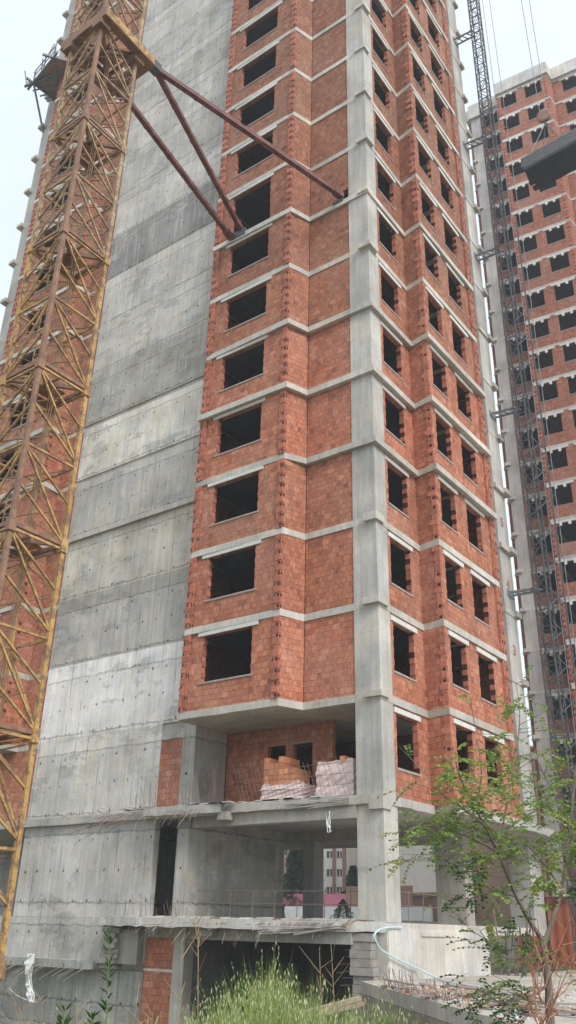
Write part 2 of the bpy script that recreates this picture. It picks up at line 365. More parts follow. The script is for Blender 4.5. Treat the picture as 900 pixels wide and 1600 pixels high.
for i in range(11, TOP-1, -1):
    ext = small
    if i == 8: ext = led_c
    if i == 7: ext = led
    if i == 6: ext = {k: v for k, v in led.items() if 7 <= k <= 12 or k in (2, 3)}
    if i == 4 : ext = {k: (v[0]*.5, v[1]*.5) for k, v in led.items()}
    mb = MB(); mb.rough_prism(offs(out_up, ext), S(i)-.235, S(i))
    # little unstruck caps at the outer corner of each column
    j = lambda a: G.uniform(-a, a)*1.4
    if i not in (8, 7):
        mb.box(-13.42+j(.05), XC+.13+j(.03), 22.42-.14+j(.03), 22.85+j(.08), S(i)-.17+j(.02), S(i)+.05+j(.02))
        mb.box(-13.2, XC+.17, 34.1+j(.05), 34.62, S(i)-.2, S(i)+.04)
    else:
        mb.box(-13.2, XC+.26, 34.0, 34.62, S(i)-.2, S(i)+.04)
    mb.box(-38.35, -37.85, 22.1, 22.6, S(i)-.18, S(i)+.05)
    o = mb.build('floor_slab', M['conc'], tower, cg(tones.get(i, G.uniform(.44, .50))+.05, 1))
# bottom slabs
low = [(-38.1, 22.25), (-22.0, 22.2), (-22.0, 21.75), (-20.35, 21.8), (-18.7, 21.9), (-18.7, 22.15), (-14.5, 22.25), (-13.9, 22.3), (XC, 22.36), (-12.9, 25.6), (-12.0, 25.2), (-11.9, 30.5), (-12.2, 34.6), (-38.1, 34.4)]
mb = MB(); mb.rough_prism(low, S(12)-.245, S(12), .3, .03); mb.box(-13.4, XC+.06, 22.30, 22.8, S(12)-.42, S(12)-.003)
mb.build('floor_slab', M['conc'], tower, cg(.43, .6))
lowB = [(-38.1, 22.45), (-23.7, 22.45), (-23.6, 21.6), (-20.2, 21.35), (-17, 21.55), (-14.0, 21.9), (-13.2, 22.3), (-12.99, 22.4), (-12.99, 28.9), (-12.99, 34.4), (-38.1, 34.4)]
mb = MB(); mb.rough_prism(lowB, .04, .25, .25, .05); mb.build('floor_slab', M['conc'], tower, cg(.50, .5))
for q in ((-19.1, -13.86, 21.98, 22.35, -.32, .03), (-19.15, -18.6, 21.7, 21.98, -.22, .02), (-22.2, -19.1, 22.45, 22.75, -.32, .03),
          (-18.75, -13.86, 22.32, 22.7, 2.98, S(12)-.25), (-18.85, -18.45, 21.95, 22.32, 3.12, S(12)-.25), (-20.4, -18.75, 22.5, 22.8, 3.0, S(12)-.25),
          (-20.4, -13.2, 27.9, 28.3, 3.0, S(12)-.25)):
    mb = MB(); mb.box(*q); mb.build('edge_beam', M['conc'], tower, cg(.36, 1))

# shear wall, one cast lift per storey
lift = {13: (.50, 0), 12: (.53, 0), 11: (.70, -1.2), 10: (.43, .3), 9: (.49, 1.6), 8: (.43, .6), 7: (.64, 1), 6: (.37, .5), 5: (.49, .3), 4: (.50, .2), 3: (.29, -.5), 2: (.53, 0), 1: (.44, 0), 0: (.50, 0)}
for i in range(13, TOP, -1):
    z0 = S(i) if i < 13 else .25; z1 = S(i-1) if i < 13 else S(12)
    v, t = lift.get(i, (G.uniform(.40, .52), 0))
    mb = MB()
    xr = -20.45 if i < 12 else (-22.05 if i == 12 else -22.0)
    mb.box(-28.95, xr, 22.385, 22.65, z0, z1-.25 if i in (9, 8, 7, 13) else z1-.002)
    if i == 13: mb.box(-28.95, xr, 22.385, 22.65, z1-.25, z1-.002)
    mb.build('shear_wall', M['panel'], tower, (v*1.07*(1+.01*t), v*1.05, v*1.02*(1-.04*t)))
# wall below the first deck, broken stubs
mb = MB(); mb.box(-38, -22.0, 22.39, 22.65, -1.05, .25); mb.build('shear_wall', M['panel'], tower, (.47, .47, .46))
mb = MB(); mb.box(-38, -22.0, 22.39, 22.65, -4.2, -1.3); mb.box(-38.0, -23.9, 21.75, 22.6, -1.3, -1.05)
mb.build('lower_wall', M['panel'], tower, (.36, .37, .35))
mb = MB()
for k in range(9): z = -1.25+k*.15; mb.box(-23.6+G.uniform(-.1, .1), -22.9+G.uniform(-.1, .1), 21.95+G.uniform(-.08, .08), 22.39, z, z+.14)
mb.box(-23.0, -22.05, 22.1, 22.39, -1.1, -.1); mb.build('broken_corbel', M['conc'], tower, (.34, .34, .31))
# ground storey: panel beside the door, side wall, piers
mb = MB()
mb.box(-20.93, -20.42, 22.385, 22.65, .25, S(12)-.25)                       # jamb pier
mb.box(-20.75, -20.42, 22.65, 27.75, .25, S(12)-.25)                      # side wall, ground storey
mb.box(-20.75, -20.42, 22.40, 24.1, S(12), S(11)-.25)                    # side wall of the loggia
mb.box(-21.0, -20.75, 22.39, 22.65, S(12), S(11)-.25)
mb.box(-22.05, -21.0, 22.39, 22.65, S(12)+2.4, S(11)-.25)
mb.box(-38, -20.75, 27.45, 27.75, .25, S(12)-.25); mb.box(-24.4, -24.1, 22.65, 27.45, .25, S(12)-.25)
mb.build('concrete_wall', M['panel'], tower, (.40, .40, .38))
mb = MB()
for k in range(9): mb.box(-22.0, -20.76, 23.6+k*.28, 23.9+k*.28+.3, .25+k*.17, .42+k*.17)
mb.build('stair', M['conc'], tower, (.3, .3, .29))
# columns
mb = MB(); mb.box(-20.7, -20.25, 22.36, 22.8, -4.2, .0); mb.build('column', M['conc'], tower, (.46, .46, .44))
def column(x0, x1, y0, y1, z0, z1, v): mb = MB(); mb.box(x0, x1, y0, y1, z0, z1); return mb.build('column', M['conc'], tower, v)
column(-13.87, XC, YC-.02, 23.23, -1.3, .03, (.46, .46, .44)); column(-13.87, XC, YC-.02, 23.23, .25, S(12)-.25, (.48, .48, .46))
for i in range(12, TOP, -1):
    v = {11: .50, 10: .47, 9: .43, 8: .47, 7: .50, 6: .45, 5: .45, 4: .42}.get(i, G.uniform(.42, .5))
    column(-13.87, XC+.01, YC-.03, 23.14, S(i), S(i-1)-.245, (v, v, v*.975))
    column(-13.88, XC, 33.17, 34.4, S(i), S(i-1)-.245, (v, v, v*.98))
    column(-38.1, -37.25, 22.38, 23.1, S(i), S(i-1)-.245, (v, v, v*.98))
column(-14.45, -13.38, 28.35, 28.95, .25, S(12)-.25, (.36, .36, .35)); column(-13.88, -12.98, 33.17, 34.3, .25, S(12)-.25, (.47, .47, .46))
column(-19.71, -19.23, 28.0, 28.65, .25, 3.0, (.30, .30, .30))
# basement
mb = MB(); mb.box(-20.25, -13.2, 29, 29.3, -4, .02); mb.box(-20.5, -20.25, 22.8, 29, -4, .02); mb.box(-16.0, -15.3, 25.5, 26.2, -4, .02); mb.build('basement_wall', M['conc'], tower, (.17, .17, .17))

# teeth: uneven brick ends up a corner
def teeth(mb, x, y, dx, dy, z0, z1, wx=.10, wy=.10, dark=.4, amp=.03):
    """stack of brick ends at plan point (x,y) reaching back (dx,dy) signs; slightly proud and ragged"""
    z = z0; k = 0
    while z < z1-.1:
        h = .1965; e = amp*.45*(k % 2)+G.uniform(0, .010)+.006; lx = wx+G.uniform(0, .14)*(k % 2); ly = wy+G.uniform(0, .14)*((k+1) % 2)
        x0, x1 = (x+dx*e, x-dx*lx) if dx else (x-lx/2, x+lx/2)
        y0, y1 = (y+dy*e, y-dy*ly) if dy else (y-ly/2, y+ly/2)
        zt = min(z+h-.012, z1-.005)
        mb.box(x0, x1, y0, y1, z, zt, 1)
        if k % 2 == 0 and G.random() < dark+.3:          # exposed hollow end
            zz0, zz1 = z+.04, zt-.035; xm0, xm1 = sorted((x0, x1)); ym0, ym1 = sorted((y0, y1))
            if dy < 0: mb.box(xm0+.02, min(xm1-.02, xm0+.16), ym0-.003, ym0+.02, zz0, zz1, 2)
            if dx > 0: mb.box(xm1-.02, xm1+.003, max(ym0+.02, ym1-.16), ym1-.02, zz0, zz1, 2)
        z += h; k += 1
def jamb(mb, x, y, ax, sgn, z0, z1, depth=.19):
    """toothed jamb: bricks reach into the opening by varying amounts. ax='x' opening runs along x"""
    z = z0; k = 0
    while z < z1-.05:
        e = .022*(k % 2)+G.uniform(0, .010)
        zt = min(z+.185, z1)
        if ax == 'x': mb.box(x, x+sgn*(e+.005), y+.002, y+depth, z, zt, 1)
        else: mb.box(x-depth, x-.002, y, y+sgn*(e+.005), z, zt, 1 if k % 2 or G.random() > .6 else 2)
        z += .1965; k += 1
def sub(parent, name, mat, bx, color=None):
    mb = MB()
    for q in bx: mb.box(*q)
    return mb.build(name, mat, parent, color)
T = .19
BR = [M['brick'], M['tooth'], M['cavity']]
for i in range(12, TOP, -1):
    z = S(i); zt = S(i-1)-.246; mb = MB(); L12 = i == 12
    r1 = (z+.86, z+2.52)
    # ---- right-hand facade
    mb.wall((-13.0, 23.15), (-13.0, 25.5), T, z, zt, [(.22, 1.65, *r1)])
    mb.wall((-13.0, 25.49), (-12.14, 25.34), T, z, zt)
    mb.wall((-12.14, 25.345), (-12.14, 30.38), T, z, zt, [(.42, 1.68, *r1), (2.65, 3.98, *r1)])
    mb.box(-12.14, -12.06, 30.08, 30.38, z, zt)
    mb.wall((-12.2, 30.36), (-13.9, 30.38), T, z, zt); mb.wall((-13.92, 30.4), (-13.92, 33.17), T, z, zt, [(.7, 2.0, *r1)])
    teeth(mb, -12.14, 25.36, 1, -1, z, zt, .16, .12, .55)
    teeth(mb, -12.06, 30.38, 1, 0, z, zt, .06, .22, .55, .025); teeth(mb, -12.06, 30.10, 1, -1, z, zt, .05, .06, .4, .015)
    for (yy, sg) in ((24.8, -1), (23.37, 1)): jamb(mb, -13.0, yy, 'y', sg, *r1)
    for (yy, sg) in ((27.025, -1), (25.765, 1), (29.325, -1), (27.995, 1)): jamb(mb, -12.14, yy, 'y', sg, *r1)
    if not L12:
        r2 = (z+.94, z+2.6)
        # ---- recess and projecting bay beside the corner column
        hole = [] if i != 4 else [(1.48, 1.95, z+.02, z+.62)]
        mb.wall((-15.85, 22.44), (-13.87, 22.44), T, z, zt, hole)
        mb.wall((-16.2, 21.52), (-15.86, 22.42), T, z, zt)
        mb.wall((-20.38, 21.5), (-16.2, 21.5), T, z, zt, [(.83, 3.04, *(r2 if i != 4 else (z+.05, z+2.6)))])
        mb.box(-20.38, -20.18, 21.69, 22.38, z, zt)
        mb.box(-20.4, -20.12, 21.42, 21.5, z, zt); mb.box(-16.46, -16.2, 21.45, 21.5, z, zt)
        teeth(mb, -16.2, 21.45, 1, -1, z, zt, .12, .08, .6); teeth(mb, -16.44, 21.46, -1, -1, z, zt, .06, .05, .4, .012)
        teeth(mb, -20.4, 21.42, -1, -1, z, zt, .1, .06, .6); teeth(mb, -20.12, 21.43, 1, -1, z, zt, .08, .05, .35, .012)
        jamb(mb, -19.55, 21.5, 'x', 1, *r2); jamb(mb, -17.34, 21.5, 'x', -1, *r2)
        # ---- far left bay behind the crane
        mb.wall((-30.35, 22.44), (-28.95, 22.44), T, z, zt)
        mb.wall((-30.35, 21.48), (-30.35, 22.44), T, z, zt)
        mb.wall((-35.75, 21.46), (-30.36, 21.46), T, z, zt, [(1.6, 3.75, *r2)])
        mb.box(-35.75, -35.56, 21.66, 22.44, z, zt); mb.wall((-37.25, 22.44), (-35.76, 22.44), T, z, zt)
        teeth(mb, -30.35, 21.46, 1, -1, z, zt, .12, .1, .5); teeth(mb, -35.7, 21.44, -1, -1, z, zt, .2, .08, .6)
    else:
        mb.wall((-20.4, 24.12), (-15.85, 24.12), T, z, zt, [(1.85, 2.63, z+1.55, z+2.12), (2.95, 3.75, z+.02, z+2.1)])
        mb.box(-22.05, -21.0, 22.42, 22.6, z, z+2.4)
        mb.wall((-37.25, 22.44), (-28.95, 22.44), T, z, zt)
    mb.box(-38.08, -37.9, 23.1, 34.4, z, zt); mb.box(-37.9, -13.9, 34.2, 34.38, z, zt)
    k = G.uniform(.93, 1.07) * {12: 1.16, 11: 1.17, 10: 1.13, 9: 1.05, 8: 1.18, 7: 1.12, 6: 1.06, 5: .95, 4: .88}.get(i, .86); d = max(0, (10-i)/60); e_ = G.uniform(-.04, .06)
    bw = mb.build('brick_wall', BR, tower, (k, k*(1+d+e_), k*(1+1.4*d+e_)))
    # ---- lintels and sills
    lt = [((-13.05, -12.96, 23.2, 24.95, z+2.53, z+2.69),), ((-12.19, -12.09, 25.62, 27.22, z+2.53, z+2.69),), ((-12.19, -12.09, 27.85, 29.6, z+2.53, z+2.69),)]
    sl = [((-13.19, -12.975, 23.34, 24.84, z+.80, z+.87),), ((-12.33, -12.115, 25.72, 27.07, z+.80, z+.87),), ((-12.33, -12.115, 27.96, 29.36, z+.80, z+.87),)]
    if not L12:
        lt += [((-19.8, -17.15, 21.455, 21.56, z+2.61, z+2.745),)]; sl += [((-19.62, -17.28, 21.47, 21.69, z+.885, z+.95),)] if i != 4 else []
        lt += [((-34.4, -31.75, 21.42, 21.52, z+2.61, z+2.745),)]; sl += [((-34.2, -31.95, 21.43, 21.65, z+.885, z+.95),)]
    jj = lambda q: (q[0], q[1], q[2]+G.uniform(-.05, .05), q[3]+G.uniform(-.06, .06), q[4]+G.uniform(-.012, .012), q[5]) if q[0] > -15 else (q[0]+G.uniform(-.05, .05), q[1]+G.uniform(-.06, .06), *q[2:])
    lt = [(jj(q[0]),) for q in lt]
    for q in lt: sub(bw, 'lintel', M['lintel'], q)
    for q in sl: sub(bw, 'sill', M['sill'], q)
    if L12: sub(bw, 'lintel', M['conc'], [(-17.6, -16.55, 24.08, 24.12, z+2.1, z+2.16)], (.3, .29, .27))
# inner core and partitions
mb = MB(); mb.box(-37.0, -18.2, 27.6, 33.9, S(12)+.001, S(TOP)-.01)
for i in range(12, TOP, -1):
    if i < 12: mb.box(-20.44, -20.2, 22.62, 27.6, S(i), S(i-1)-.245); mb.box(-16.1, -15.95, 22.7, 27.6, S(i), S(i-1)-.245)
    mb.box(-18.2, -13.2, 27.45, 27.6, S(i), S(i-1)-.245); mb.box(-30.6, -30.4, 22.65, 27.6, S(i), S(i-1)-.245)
mb.build('partition_wall', M['brick'], tower, (.36, .32, .32))  # brick tint darkened, room shade put into the colour
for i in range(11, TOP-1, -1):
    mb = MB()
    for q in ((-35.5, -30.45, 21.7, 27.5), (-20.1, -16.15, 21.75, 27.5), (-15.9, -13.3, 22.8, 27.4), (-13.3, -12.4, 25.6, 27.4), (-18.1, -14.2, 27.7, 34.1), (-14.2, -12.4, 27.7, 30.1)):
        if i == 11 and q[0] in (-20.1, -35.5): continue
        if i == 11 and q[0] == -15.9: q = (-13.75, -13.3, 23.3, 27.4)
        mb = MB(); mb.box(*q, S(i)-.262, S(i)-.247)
        o = mb.build('ceiling_shade_sheet', M['plank_and_shade'], tower)  # near-black sheet added under the slab to paint in room shade
    mb = MB(); mb.box(-20.15, -16.15, 22.0, 27.5, S(i)+.002, S(i)+.02); mb.build('floor_shade_sheet', M['plank_and_shade'], tower)  # dark sheet added on the floor, shade of the room in its colour
# brick stacks below the deck
for (z0, z1) in ((-4.0, -1.27), (-1.2, -.30)):
    mb = MB(); mb.box(-22.0, -20.72, 22.44, 22.62, z0, z1); mb.build('brick_infill', M['brick'], tower, (1.25, 1.25, 1.25))
mb = MB(); mb.box(-22.0, -20.72, 22.41, 22.62, -1.27, -1.2); mb.build('mortar_bed', M['lintel'], tower)
# curved-top parapet under the right hand side of the deck
mb = MB(); mb.box(-13.3, -12.94, 22.45, 28.9, -1.3, .10); mb.box(-12.95, -12.9, 24.3, 26.2, -.08, .02); mb.build('parapet_wall', M['conc'], tower, (.55, .55, .54))
# boarded support under the corner
mb = MB()
for k in range(14):
    z = -2.9+k*.205; mb.box(-13.92+G.uniform(-.06, .03), -13.28+G.uniform(-.02, .05), 22.1+G.uniform(-.04, .04), 22.4, z, z+.195)
mb.build('formwork_stack', M['wood_grey'], tower)
# painted storey numbers on the far column
def text_mesh(name, body, size, M4, mat, parent, bold=.01):
    cu = bpy.data.curves.new(name, 'FONT'); cu.body = body; cu.size = size; cu.extrude = .002; cu.offset = bold; cu.align_x = 'CENTER'
    t = bpy.data.objects.new(name+'_c', cu); col.objects.link(t); dg = bpy.context.evaluated_depsgraph_get(); dg.update()
    me = bpy.data.meshes.new_from_object(t.evaluated_get(dg)); bpy.data.objects.remove(t); me.transform(M4); me.materials.clear(); me.materials.append(mat)
    o = bpy.data.objects.new(name, me); col.objects.link(o); o.parent = parent; o.matrix_parent_inverse = Matrix.Translation(-Vector(parent['_o'])); o['_o'] = [0, 0, 0]
    return o
FX = Matrix(((0, 0, 1, 0), (1, 0, 0, 0), (0, 1, 0, 0), (0, 0, 0, 1)))     # text x->+Y, y->+Z, faces +X
for dgt, i in (('3', 10), ('4', 9), ('5', 8)):
    o = text_mesh('painted_number', dgt, .62, Matrix.Translation((-12.952, 33.75, S(i)+1.0)) @ FX, M['redpaint'], tower)
    o['label'] = 'faded red digit %s painted on the far corner column' % dgt

# ------------------------------------------------------------------ rebar, railing
def bent(p, d, L, droop, n=4):
    pts = [Vector(p)]; d = Vector(d).normalized()
    for k in range(n): d = (d+Vector((0, 0, -droop))).normalized(); pts.append(pts[-1]+d*(L/n))
    return pts
cnt = 0; rest = MB()
def rb(pts, r=.007, pale=False):
    global cnt
    if cnt < 96:
        m = MB(); m.tube(pts, r, 4); m.build('rebar', M['rebar_pale'] if pale else M['rebar'], tower)
    else: rest.tube(pts, r, 4, 1 if pale else 0)
    cnt += 1
for k in range(90):                                   # tangle hanging off the slab beside the shear wall
    x = G.uniform(-23.9, -19.2); z = 3.5 if True else 0
    rb(bent((x, 21.85+G.uniform(0, .1), z+G.uniform(-.1, .05)), (G.uniform(-1.2, .6), -.9, G.uniform(-.5, .35)), G.choice((G.uniform(.2, .6), G.uniform(.4, 1.2))), G.uniform(.02, .35)), .006, G.random() < .35)
for k in range(14):
    rb(bent((-23.2+G.uniform(-.3, .5), 21.95, 3.45+G.uniform(-.2, .1)), (-1, -.25, G.uniform(-.5, .05)), G.uniform(.9, 2.2), .03), .006)
for k in range(85):                                   # second deck: bars hanging
    x = G.uniform(-23.5, -14.2); rb(bent((x, 21.5+(.05*(x+23)), .12+G.uniform(-.06, .02)), (G.uniform(-1.1, .6), -.8, G.uniform(-.8, .25)), G.choice((G.uniform(.15, .5), G.uniform(.4, 1.0))), G.uniform(.02, .3)), .006, G.random() < .5)
for k in range(80):                                   # bars lying across the second deck edge
    x = G.uniform(-19.5, -13.7); y = 21.6+.04*(x+19); rb([(x, y-.05-G.uniform(0, .25), .12), (x+G.uniform(-.1, .1), y+.25, .27+G.uniform(0, .03)), (x+.5+G.uniform(-.1, .3), y+.9, .29)], .008)
for k in range(22):                                   # upright starters
    x = G.choice((G.uniform(-23.5, -19), G.uniform(-22.3, -20.3))); rb([(x, 21.75, .25), (x+G.uniform(-.15, .15), 21.7+G.uniform(-.1, .1), .25+G.uniform(.25, .7))], .008)
for k in range(46):
    x = G.uniform(-23.2, -18.6); rb([(x, 21.95, S(12)-.02), (x+G.uniform(-.25, .15), 21.85, S(12)+G.uniform(.4, 1.3))], .007, G.random() < .3)
for k in range(40):
    x = G.uniform(-31, -23.5); rb(bent((x, 21.6, -1.2), (-.75, -.5, -.35), G.uniform(.5, .95), .06), .007, True)
for k in range(16): rb(bent((-13.9, 22.3, -.1-k*.17 if k < 12 else 0), (-1, -.1, G.uniform(-.1, .1)), G.uniform(.2, .6), .02), .006, True)
for k in range(14): rb([(-13.95, 22.1, 3.45+G.uniform(-.1, .08)), (-15.1-G.uniform(0, 1.5), 21.9, 3.38+G.uniform(-.15, .1))], .012, True)
for k in range(12): rb([(-13.95, 21.9, .1+G.uniform(-.06, .08)), (-15.3-G.uniform(0, 1.5), 21.4, -.02+G.uniform(-.15, .1))], .012, True)
o = rest.build('rebar', [M['rebar'], M['rebar_pale']], tower); o['kind'] = 'stuff'
# broken boards on the deck edges
edge = MB()
for k in range(60):
    x = G.uniform(-23.4, -14); y = 21.62+.05*(x+23); z = .255; edge.box(x, x+G.uniform(.1, .5), y-G.uniform(0, .1), y+G.uniform(.1, .3), z, z+G.uniform(.01, .07))
for k in range(40):
    x = G.uniform(-23.2, -14.5); y = 21.9+(0 if x < -18.7 else .35); edge.box(x, x+G.uniform(.1, .6), y-.06, y+.2, S(12)+.004, S(12)+G.uniform(.02, .06))
o = edge.build('edge_rubble', M['conc'], tower, (.5, .49, .46)); o['kind'] = 'stuff'

rail = thing('guard_rail', 'thin rusty bar guard rail along the open ground-floor deck', 'railing', (-16, 23, .25))
for x in (-19.0, -18.1, -17.25, -16.4, -15.4, -14.5): m = MB(); m.tube([(x, 23, .25), (x+.02, 23, 1.12)], .014, 5); m.build('post', M['rebar'], rail)
for z in (.72, 1.08): m = MB(); m.tube([(-20.4, 23, z+.02), (-17, 23, z-.01), (-13.9, 23, z-.03)], .011, 5); m.build('rail_bar', M['rebar'], rail)
rail2 = thing('guard_rail', 'thin rusty bar guard rail behind the corner column on the right of the deck', 'railing', (-13.1, 26, .25))
for y in (23.9, 24.8, 26, 27.2): m = MB(); m.tube([(-13.1, y, .25), (-13.1, y+.02, 1.1)], .014, 5); m.build('post', M['rebar'], rail2)
for z in (.7, 1.05): m = MB(); m.tube([(-13.1, 23.25, z), (-13.1, 28.3, z)], .011, 5); m.build('rail_bar', M['rebar'], rail2)
mesh_g = thing('wire_guard', 'leaning rusty mesh guard in front of the brick pallets on the loggia', 'guard', (-16, 22.3, S(12)))
m = MB()
for k in range(26):
    x = -18.2+k*.165; m.tube([(x+.05, 22.3, S(12)), (x-.22-G.uniform(0, .1), 22.22, S(12)+.95+G.uniform(-.05, .35))], .007, 4)
m.build('upright_bars', M['rebar'], mesh_g)
m = MB()
for z in (.3, .62, .95): m.tube([(-18.4, 22.25, S(12)+z+.06), (-16, 22.25, S(12)+z), (-13.95, 22.25, S(12)+z+.03)], .008, 4)
m.build('cross_bars', M['rebar'], mesh_g)

# ------------------------------------------------------------------ brick pallets on the loggia
def pallet(name, label, x0, x1, y0, y1, h, wrapmode):
    t = thing(name, label, 'pallet of bricks', ((x0+x1)/2, (y0+y1)/2, S(12)), 'brick pallets on the loggia')
    z0 = S(12)
    m = MB()
    for k in range(3): m.box(x0, x1, y0+(y1-y0)*(k*.42), y0+(y1-y0)*(k*.42)+.1, z0+.002, z0+.1)
    m.box(x0, x1, y0, y1, z0+.1, z0+.13); m.build('pallet', M['wood'], t)
    m = MB(); nx = int((x1-x0)/.2); nz = int((h-.13)/.19)
    for a in range(nx):
        for c in range(nz):
            if c == nz-1 and G.random() < (.55 if wrapmode == 2 else .25+.6*(a/nx)): continue
            if c == nz-2 and wrapmode == 1 and a >= nx-2: continue
            e = G.uniform(-.012, .012)
            m.box(x0+a*.2+.004, x0+a*.2+.194, y0+.02+e, y1-.02, z0+.131+c*.19, z0+.131+c*.19+.183)
    m.build('brick_stack', M['pallet_brick'], t)
    m = MB(); n = 28; rows = 9; hh = h*.36 if wrapmode == 1 else h-.24; vs = []
    per = []
    for k in range(n):
        u = k/n*4; s_ = int(u); f = u-s_
        P0 = [(x0, y0), (x1, y0), (x1, y1), (x0, y1)]; a = P0[s_]; c = P0[(s_+1) % 4]; per.append((a[0]+(c[0]-a[0])*f, a[1]+(c[1]-a[1])*f))
    cx, cy = (x0+x1)/2, (y0+y1)/2
    for j in range(rows+1):
        for k in range(n):
            px, py = per[k]; bul = .035+.03*math.sin(j*2.3+k*1.1)*math.cos(k*.9+j)+G.uniform(-.01, .012)
            tap = 1 if j < rows-1 else .97
            vs.append((cx+(px-cx)*tap+(px-cx)/abs(x1-x0)*2*bul, cy+(py-cy)*tap+(py-cy)/abs(y1-y0)*2*bul, z0+.08+hh*j/rows+G.uniform(-.015, .02)*(1 if j == rows else 0)*3))
    m.add(vs, [(j*n+k, j*n+(k+1) % n, (j+1)*n+(k+1) % n, (j+1)*n+k) for j in range(rows) for k in range(n)])
    m.build('plastic_wrap', M['wrap'], t)
pallet('brick_pallet', 'stepped stack of orange hollow bricks, only its lower half wrapped in pale plastic', -17.65, -16.25, 22.75, 23.7, 1.46, 1)
pallet('brick_pallet', 'brick pallet bundled in dusty pink plastic right beside the corner column', -15.5, -14.2, 22.75, 23.75, 1.28, 2)

# ------------------------------------------------------------------ rags
def rag(name, label, pts, wd, mat, cat='rag', fr=3):
    m = MB()
    for q in range(fr):
        off = Vector((G.uniform(-.05, .05), G.uniform(-.05, .05), 0)); P_ = []
        for k, p in enumerate(pts):
            p = Vector(p)+off+Vector((G.uniform(-.03, .03), G.uniform(-.03, .03), G.uniform(-.02, .02))); ww = wd[k]*G.uniform(.6, 1.1); a = G.uniform(0, 3); p += Vector((G.uniform(-.04, .04), 0, 0))*(fr > 4)
            P_ += [p+Vector((math.cos(a)*ww, math.sin(a)*ww*.5, 0)), p-Vector((math.cos(a)*ww*.5, -math.sin(a)*ww, .02))]
        m.add(P_, [(2*k, 2*k+1, 2*k+3, 2*k+2) for k in range(len(pts)-1)])
    o = m.build(name, mat); mo = o.modifiers.new('thick', 'SOLIDIFY'); mo.thickness = .012
    return tag(o, label, cat)
rag('rag', 'small white rag hanging from a bar under the loggia slab', [atY(512, v, 21.8) for v in (1268, 1276, 1284, 1292, 1300)], [.01, .03, .04, .05, .07], M['white_plastic'])
rag('plastic_sheet', 'torn white plastic sheet hanging off the lowest ledge at lower left', [atY(u, v, 21.4) for u, v in ((46, 1490), (43, 1505), (41, 1520), (42, 1540), (44, 1555), (47, 1566))], [.22, .26, .17, .15, .19, .10], M['white_plastic'], 'plastic sheet', 13)
m = MB(); m.tube([atY(u, v, 21.4) for u, v in ((38, 1517), (24, 1528), (14, 1544), (24, 1554), (40, 1562), (58, 1566))], .009, 4); tag(m.build('plastic_strip', M['white_plastic']), 'thin torn white strip curling beside the hanging plastic sheet', 'plastic strip')

